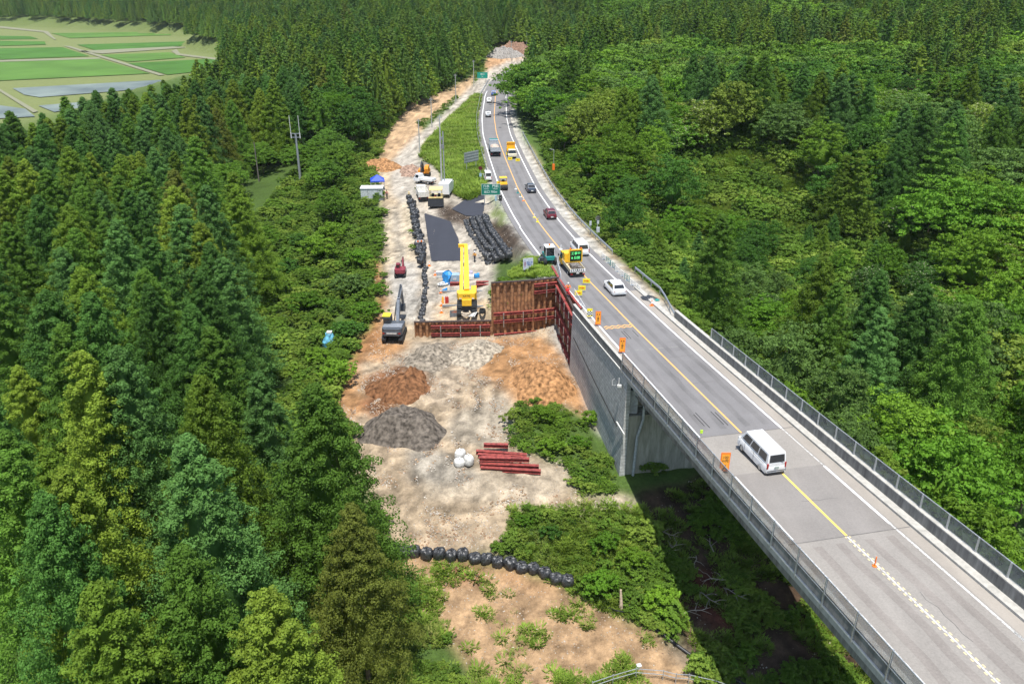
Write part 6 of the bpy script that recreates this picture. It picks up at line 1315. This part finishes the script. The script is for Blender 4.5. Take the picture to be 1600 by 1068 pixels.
for (a, b_, lab) in (((703,447),(722,446),'short red beam left of the crane'),((744,445),(763,445),'red beam right of the crane, rear'),((744,450),(763,450),'red beam right of the crane, front')):
    A, B_ = hit(*a), hit(*b_); m_ = MB(); m_.ibeam((A.x, A.y, A.z+.3), (B_.x, A.y, A.z+.3), .5, .5, .04); tag(m_.build('steel_beam', maroon), lab, 'steel beam', 'red steel beams on the work platform')
for (x0, x1, y_, lab) in ((687,716,458,'left timber and steel strip behind the crane body'),(744,768,457,'grey sheeted strip at the right behind the crane'),(691,714,480,'grey strip left of the crane tracks'),(745,768,481,'grey strip right of the crane tracks')):
    A, B_ = hit(x0, y_), hit(x1, y_); L_ = B_.x-A.x; t = thing('steel_strip', lab, 'beam', ((A.x+B_.x)/2, A.y, A.z), 0); b = MB(); b.box((0,0,.14), (L_,.35,.28)); b.build('beam', greym, t, bevel=.02); b = MB(); b.box((0,-.5,.06), (L_*.95,.28,.12)); b.build('plank', wood, t)
for i in range(3):
    for j in range(4):
        x = -11.9+j*2.95+(1.0 if j > 1 else 0); 
        if j == 2 and i == 0: continue
        y_ = 99.7+i*1.55; t = MB(); t.box((min(x, -3.9), y_, -6.98+.0), (2.4,1.5,.05)); pass
b = MB(); 
p = hit(712, 494); t = thing('steel_crate', 'open grey steel crate with rusty fittings in front of the crane', 'crate', (p.x, p.y, p.z)); b = MB(); 
for s in (-1, 1): b.box((0,s*.45,.3), (1.5,.05,.6)); b.box((s*.75,0,.3), (.05,.84,.6))
b.box((0,0,.05), (1.45,.84,.06)); b.build('crate', greym, t); b = MB(); q = np.random.RandomState(2)
for i in range(14): b.box((q.uniform(-.55,.55), q.uniform(-.3,.3), .4+q.rand()*.25), (.3,.12,.12), Matrix.Rotation(q.rand()*3, 3, 'Z'))
b.build('fittings', mat('rusty_fittings', (.30,.10,.05), .8, var=.4), t)
p = hit(728, 495); t = thing('hose_bundle', 'cream coloured coil of hose in front of the crane tracks', 'hoses', (p.x, p.y, p.z)); b = MB(); b.tube([((.62+.06*sin(i))*cos(i*.7), (.5+.05*cos(i*2))*sin(i*.7), .08+i*.016) for i in range(40)], .075, 6); b.build('hose', mat('cream_hose', (.62,.52,.40), .6), t, True)
p = hit(741, 494); t = thing('hose_bundle', 'bundle of pale striped hoses right of the cream coil', 'hoses', (p.x, p.y, p.z))
for i in range(7): b = MB(); b.tube([(-.7+i*.12,-.6,.08), (-.3+i*.11,-.2,.35+.04*i), (.1+i*.08,.3,.3), (.5+i*.05,.75,.1)], .07, 6); b.build('hose', [offwhite, greym, offwhite, mat('cream_hose', (.6,.5,.4))][i % 4], t, True)
p = hit(754, 493); t = thing('tyre_heap', 'black round coil at the right front of the platform', 'coil', (p.x, p.y, p.z)); b = MB(); b.tube([(.38*cos(i*.5), .38*sin(i*.5), .10+.012*i) for i in range(44)], .09, 6); b.build('coil', rubber, t, True)
for px, py, lab in ((671,416,'orange cone by the end of the black bags'),(680,431,'orange cone left of the pipe stack'),(690,478,'orange cone left of the grey strip'),(690,490,'orange cone nearest the low sheet pile wall'),(689,459,'orange and white cone beside the planks')): cone(hit(px, py)+Vector((0,0,.02)), lab, .75)
p = hit(696, 474); t = thing('gas_cylinder', 'pair of orange and red gas cylinders on the platform', 'cylinders', (p.x, p.y, p.z)); 
for x, m_ in ((-.35, orange2), (.1, redp), (.35, redp)): b = MB(); b.tube([(x,0,0),(x,0,.9),(x,0,1.05)], [.14,.14,.05], 10); b.build('cylinder', m_, t, True)
p = hit(664, 392); t = thing('barrier_board', 'orange and white striped barrier on the end of the bag column', 'barrier', (p.x-.8, p.y, p.z+.9), .2); b = MB(); b.box((0,0,.7), (1.3,.06,.3)); b.build('board', white, t); b = MB(); b.box((-.3,-.035,.7), (.3,.02,.28)); b.box((.3,-.035,.7), (.3,.02,.28)); b.build('stripe', orange, t); b = MB(); b.beam((-.5,0,0),(-.5,0,.8),.05,.05,up=(0,1,0)); b.beam((.5,0,0),(.5,0,.8),.05,.05,up=(0,1,0)); b.build('leg', offwhite, t)
# black pipe, fence and odds in the foreground
pp = [hit(x, y)+Vector((0,0,.14)) for x, y in ((1024,986),(1048,1004),(1075,1022),(1104,1040),(1135,1056),(1170,1076),(1210,1100))]
t = thing('drain_pipe', 'long black pipe running down the lower right slope', 'pipe'); b = MB(); b.tube(pp, .15, 10); b.build('pipe', blackp, t, True); b = MB(); b.tube([pp[3]-(pp[3]-pp[2])*.06, pp[3]+(pp[4]-pp[3])*.06], .19, 10); b.build('coupling', blackp, t, True)
t = thing('pipe_fence', 'galvanised two rail fence crossing the bottom edge of the photo', 'fence'); fpz = [hit(x, y)+Vector((0,0,0)) for x, y in ((925,1080),(957,1070),(993,1060),(1035,1064),(1055,1068),(1075,1070),(1115,1078),(1150,1090))]
for q in fpz: b = MB(); b.tube([q-Vector((0,0,.2)), q+Vector((0,0,1.1))], .04, 6); b.build('post', galv, t)
for z in (1.0, .6): b = MB(); b.tube([q+Vector((0,0,z)) for q in fpz], .03, 6); b.build('rail', galv, t)
p = hit(970, 952); t = thing('tree_stump', 'pale debarked stump with a black hose at its foot in the lower thicket', 'stump', (p.x, p.y, p.z)); b = MB(); b.tube([(0,0,-.2),(0,.05,.5),(-.1,.2,1.9)], [.22,.15,.09], 9); b.build('trunk', mat('bare_wood', (.52,.40,.30), .8, var=.2), t, True); b = MB(); b.tube([(-1.1,.0,.1),(-.5,-.35,.12),(.1,-.5,.12),(.7,-.2,.14),(.75,.2,.3)], .07, 6); b.build('hose', blackp, t, True)
bx('white_sack', 'small white sack lying on the bare foreground soil', 'sack', 998, 1042, [('sack', [((0,0,.12),(.42,.36,.22))], wbagm)], wbagm, .3, .08)
q = np.random.RandomState(12)
for i, (px, py, lab) in enumerate(((1050,860,'upper left'),(1085,880,'upper middle'),(1110,850,'highest'),(1120,910,'right hand'),(1060,905,'left hand'),(1140,930,'far right'),(1100,935,'lower middle'),(1085,960,'lowest'),(1035,835,'sunlit edge'))):
    p = hit(px, py); t = thing('fallen_branch', '%s pale dead branch in the shade under the bridge' % lab, 'branch', (p.x, p.y, p.z+.1), q.rand()*6, 'dead branches under the bridge'); b = MB(); b.tube([(-1.2,0,0),(-.3,.15,.15),(.6,-.05,.2),(1.5,.2,.1)], [.05,.045,.035,.015], 6)
    for k2 in range(4): x = -.5+k2*.5; b.tube([(x,.05,.15),(x+.35,(.5 if k2 % 2 else -.5),.35),(x+.7,(.9 if k2 % 2 else -.8),.3)], [.03,.02,.008], 5)
    b.build('branch', mat('dead_wood', (.40,.34,.27), .9), t, True)

# ================================================================== PEOPLE
def skinmesh(name, verts, edges, radii, m, parent, root=0):
    me = bpy.data.meshes.new(name); me.from_pydata(verts, edges, []); me.materials.append(m); o = bpy.data.objects.new(name, me); COL.objects.link(o); o.parent = parent
    s = o.modifiers.new('skin', 'SKIN'); s.use_smooth_shade = True
    for v, r in zip(me.skin_vertices[0].data, radii): v.radius = (r, r*.8) if not isinstance(r, tuple) else r
    me.skin_vertices[0].data[root].use_root = True; d = o.modifiers.new('sub', 'SUBSURF'); d.levels = d.render_levels = 1
    return o
def person(label, pos, head, top, trou, helm, lh, rh, stride=.12, hold=None, sleeves=None):
    t = thing('person', label, 'person', pos, head); k = 1.0
    V = [(0,0,.95),(0,0,1.2),(0,0,1.42),(0,.01,1.52),(0,.015,1.60),(0,.01,1.70),(-.2,0,1.40),(.2,0,1.40),(-.10,0,.90),(.10,0,.90),(-.11,stride,.50),(.11,-stride*.4,.50),(-.11,stride*.9,.08),(.11,-stride,.08),(-.11,stride*.9+.16,.04),(.11,-stride+.16,.04)]
    E = [(0,1),(1,2),(2,3),(3,4),(4,5),(2,6),(2,7),(0,8),(0,9),(8,10),(9,11),(10,12),(11,13),(12,14),(13,15)]; R = [.14,.13,.13,.055,.09,.08,.06,.06,.09,.09,.065,.065,.045,.045,.04,.04]
    for side_, hand in ((6, lh), (7, rh)):
        sh = Vector(V[side_]); hnd = Vector(hand); el = (sh+hnd)/2+Vector((.05 if side_ == 7 else -.05, -.05, -.04)); n = len(V); V += [tuple(el), tuple(hnd)]; E += [(side_, n), (n, n+1)]; R += [.045, .032]
        d = (hnd-el).normalized(); 
        for f, (a, l) in enumerate(((-.03,.075),(-.012,.09),(.006,.09),(.022,.07),(.05,.05))): V.append(tuple(hnd+d*l+Vector((a, .02 if f == 4 else 0, 0)))); E.append((n+1, len(V)-1)); R.append(.011)
    skinmesh('body', V, E, R, skin, t)
    skinmesh('jacket', [(0,0,.93),(0,0,1.15),(0,0,1.40),(-.2,0,1.40),(.2,0,1.40)]+[tuple(Vector(V[16]).lerp(Vector(V[17]), .9))]+[tuple(V[16])]+[tuple(V[23])]+[tuple(Vector(V[23]).lerp(Vector(V[24]), .9))], [(0,1),(1,2),(2,3),(2,4),(3,6),(6,5),(4,7),(7,8)], [.165,.16,.155,.085,.085,.05,.06,.06,.05], top, t)
    skinmesh('trousers', [(0,0,.93),V[8],V[9],V[10],V[11],V[12],V[13]], [(0,1),(0,2),(1,3),(2,4),(3,5),(4,6)], [.155,.105,.105,.085,.085,.07,.07], trou, t)
    for q in (14, 15): x, y, z = V[q]; b = MB(); b.box((x, y-.08, .05), (.10,.28,.10)); b.build('boot', blackp, t, bevel=.03)
    b = MB(); V2, F2 = blob([(1.655,.135),(1.66,.118),(1.73,.112),(1.79,.075),(1.81,.02)], 1, 14, .01); b.add([(x, y+.01, z) for x, y, z in V2], [tuple(f) for f in F2]); b.build('helmet', helm, t, True)
    b = MB(); b.box((-.035,.095,1.64), (.02,.02,.012)); b.box((.035,.095,1.64), (.02,.02,.012)); b.box((0,.09,1.575), (.05,.02,.01)); b.build('face', textb, t); b = MB(); b.box((0,.105,1.61), (.022,.03,.04)); b.box((-.095,.01,1.62), (.015,.03,.05)); b.box((.095,.01,1.62), (.015,.03,.05)); b.build('nose_and_ears', skin, t, bevel=.005)
    return t
dark = mat('dark_workwear', (.035,.04,.055), .8); vest = mat('pinkish_vest', (.55,.20,.18), .7); orv = mat('orange_vest', (.95,.22,.03), .6)
p = hit(605, 311); person('worker in a pinkish vest and dark trousers standing alone on the pale track', (p.x, p.y, p.z), radians(170), vest, dark, mat('dark_helmet', (.08,.05,.05), .4), (-.3,.05,.92), (.3,.05,.95))
g = onroad(888.5, 462); t = person('flagger in an orange jacket and red trousers beside the sign truck tail', (g.x-.1, g.y, g.z+.012), radians(185), orv, mat('red_trousers', (.75,.03,.05), .6), offwhite, (-.32,.22,1.05), (.32,.18,1.0))
b = MB(); b.tube([(.32,.27,.75),(.32,.24,1.35)], .015, 6); b.box((.20,.25,.86), (.24,.015,.26)); o = b.build('signal_flag', mat('red_flag', (.85,.02,.03), .6)); o.parent = None; o.location = (g.x-.1, g.y, g.z+.012); o.rotation_euler = (0, 0, radians(185)); tag(o, 'small red flag held by the flagger in orange', 'flag')
p = hit(742, 409); person('worker in an orange and green vest at the foot of the bag terraces', (p.x, p.y, p.z), radians(150), mat('lime_orange_vest', (.75,.35,.05), .6), dark, white, (-.3,.15,1.0), (.28,.2,.98))
p = hit(648, 318); person('worker in pale yellow at the upper end of the bag column', (p.x-1.2, p.y+1.5, hz(p.x-1.2, p.y+1.5)), radians(200), mat('pale_yellow_jacket', (.70,.62,.25), .7), dark, mat('yellow_helmet', (.8,.6,.08), .4), (-.3,.1,.95), (.3,.1,.95))

# ================================================================== AIR
b = MB(); b.box((-100, 1150, 65), (3700, 2900, 176)); hz_ = b.build('haze', None); m = bpy.data.materials.new('air'); m.use_nodes = True; N = m.node_tree.nodes; N.clear(); o_ = N.new('ShaderNodeOutputMaterial'); v_ = N.new('ShaderNodeVolumePrincipled')
v_.inputs['Density'].default_value = 0.00005; v_.inputs['Color'].default_value = (.80,.90,1,1); m.node_tree.links.new(v_.outputs[0], o_.inputs['Volume']); hz_.data.materials.clear(); hz_.data.materials.append(m); hz_['kind'] = 'stuff'; hz_['label'] = 'thin pale blue haze filling the valley air'
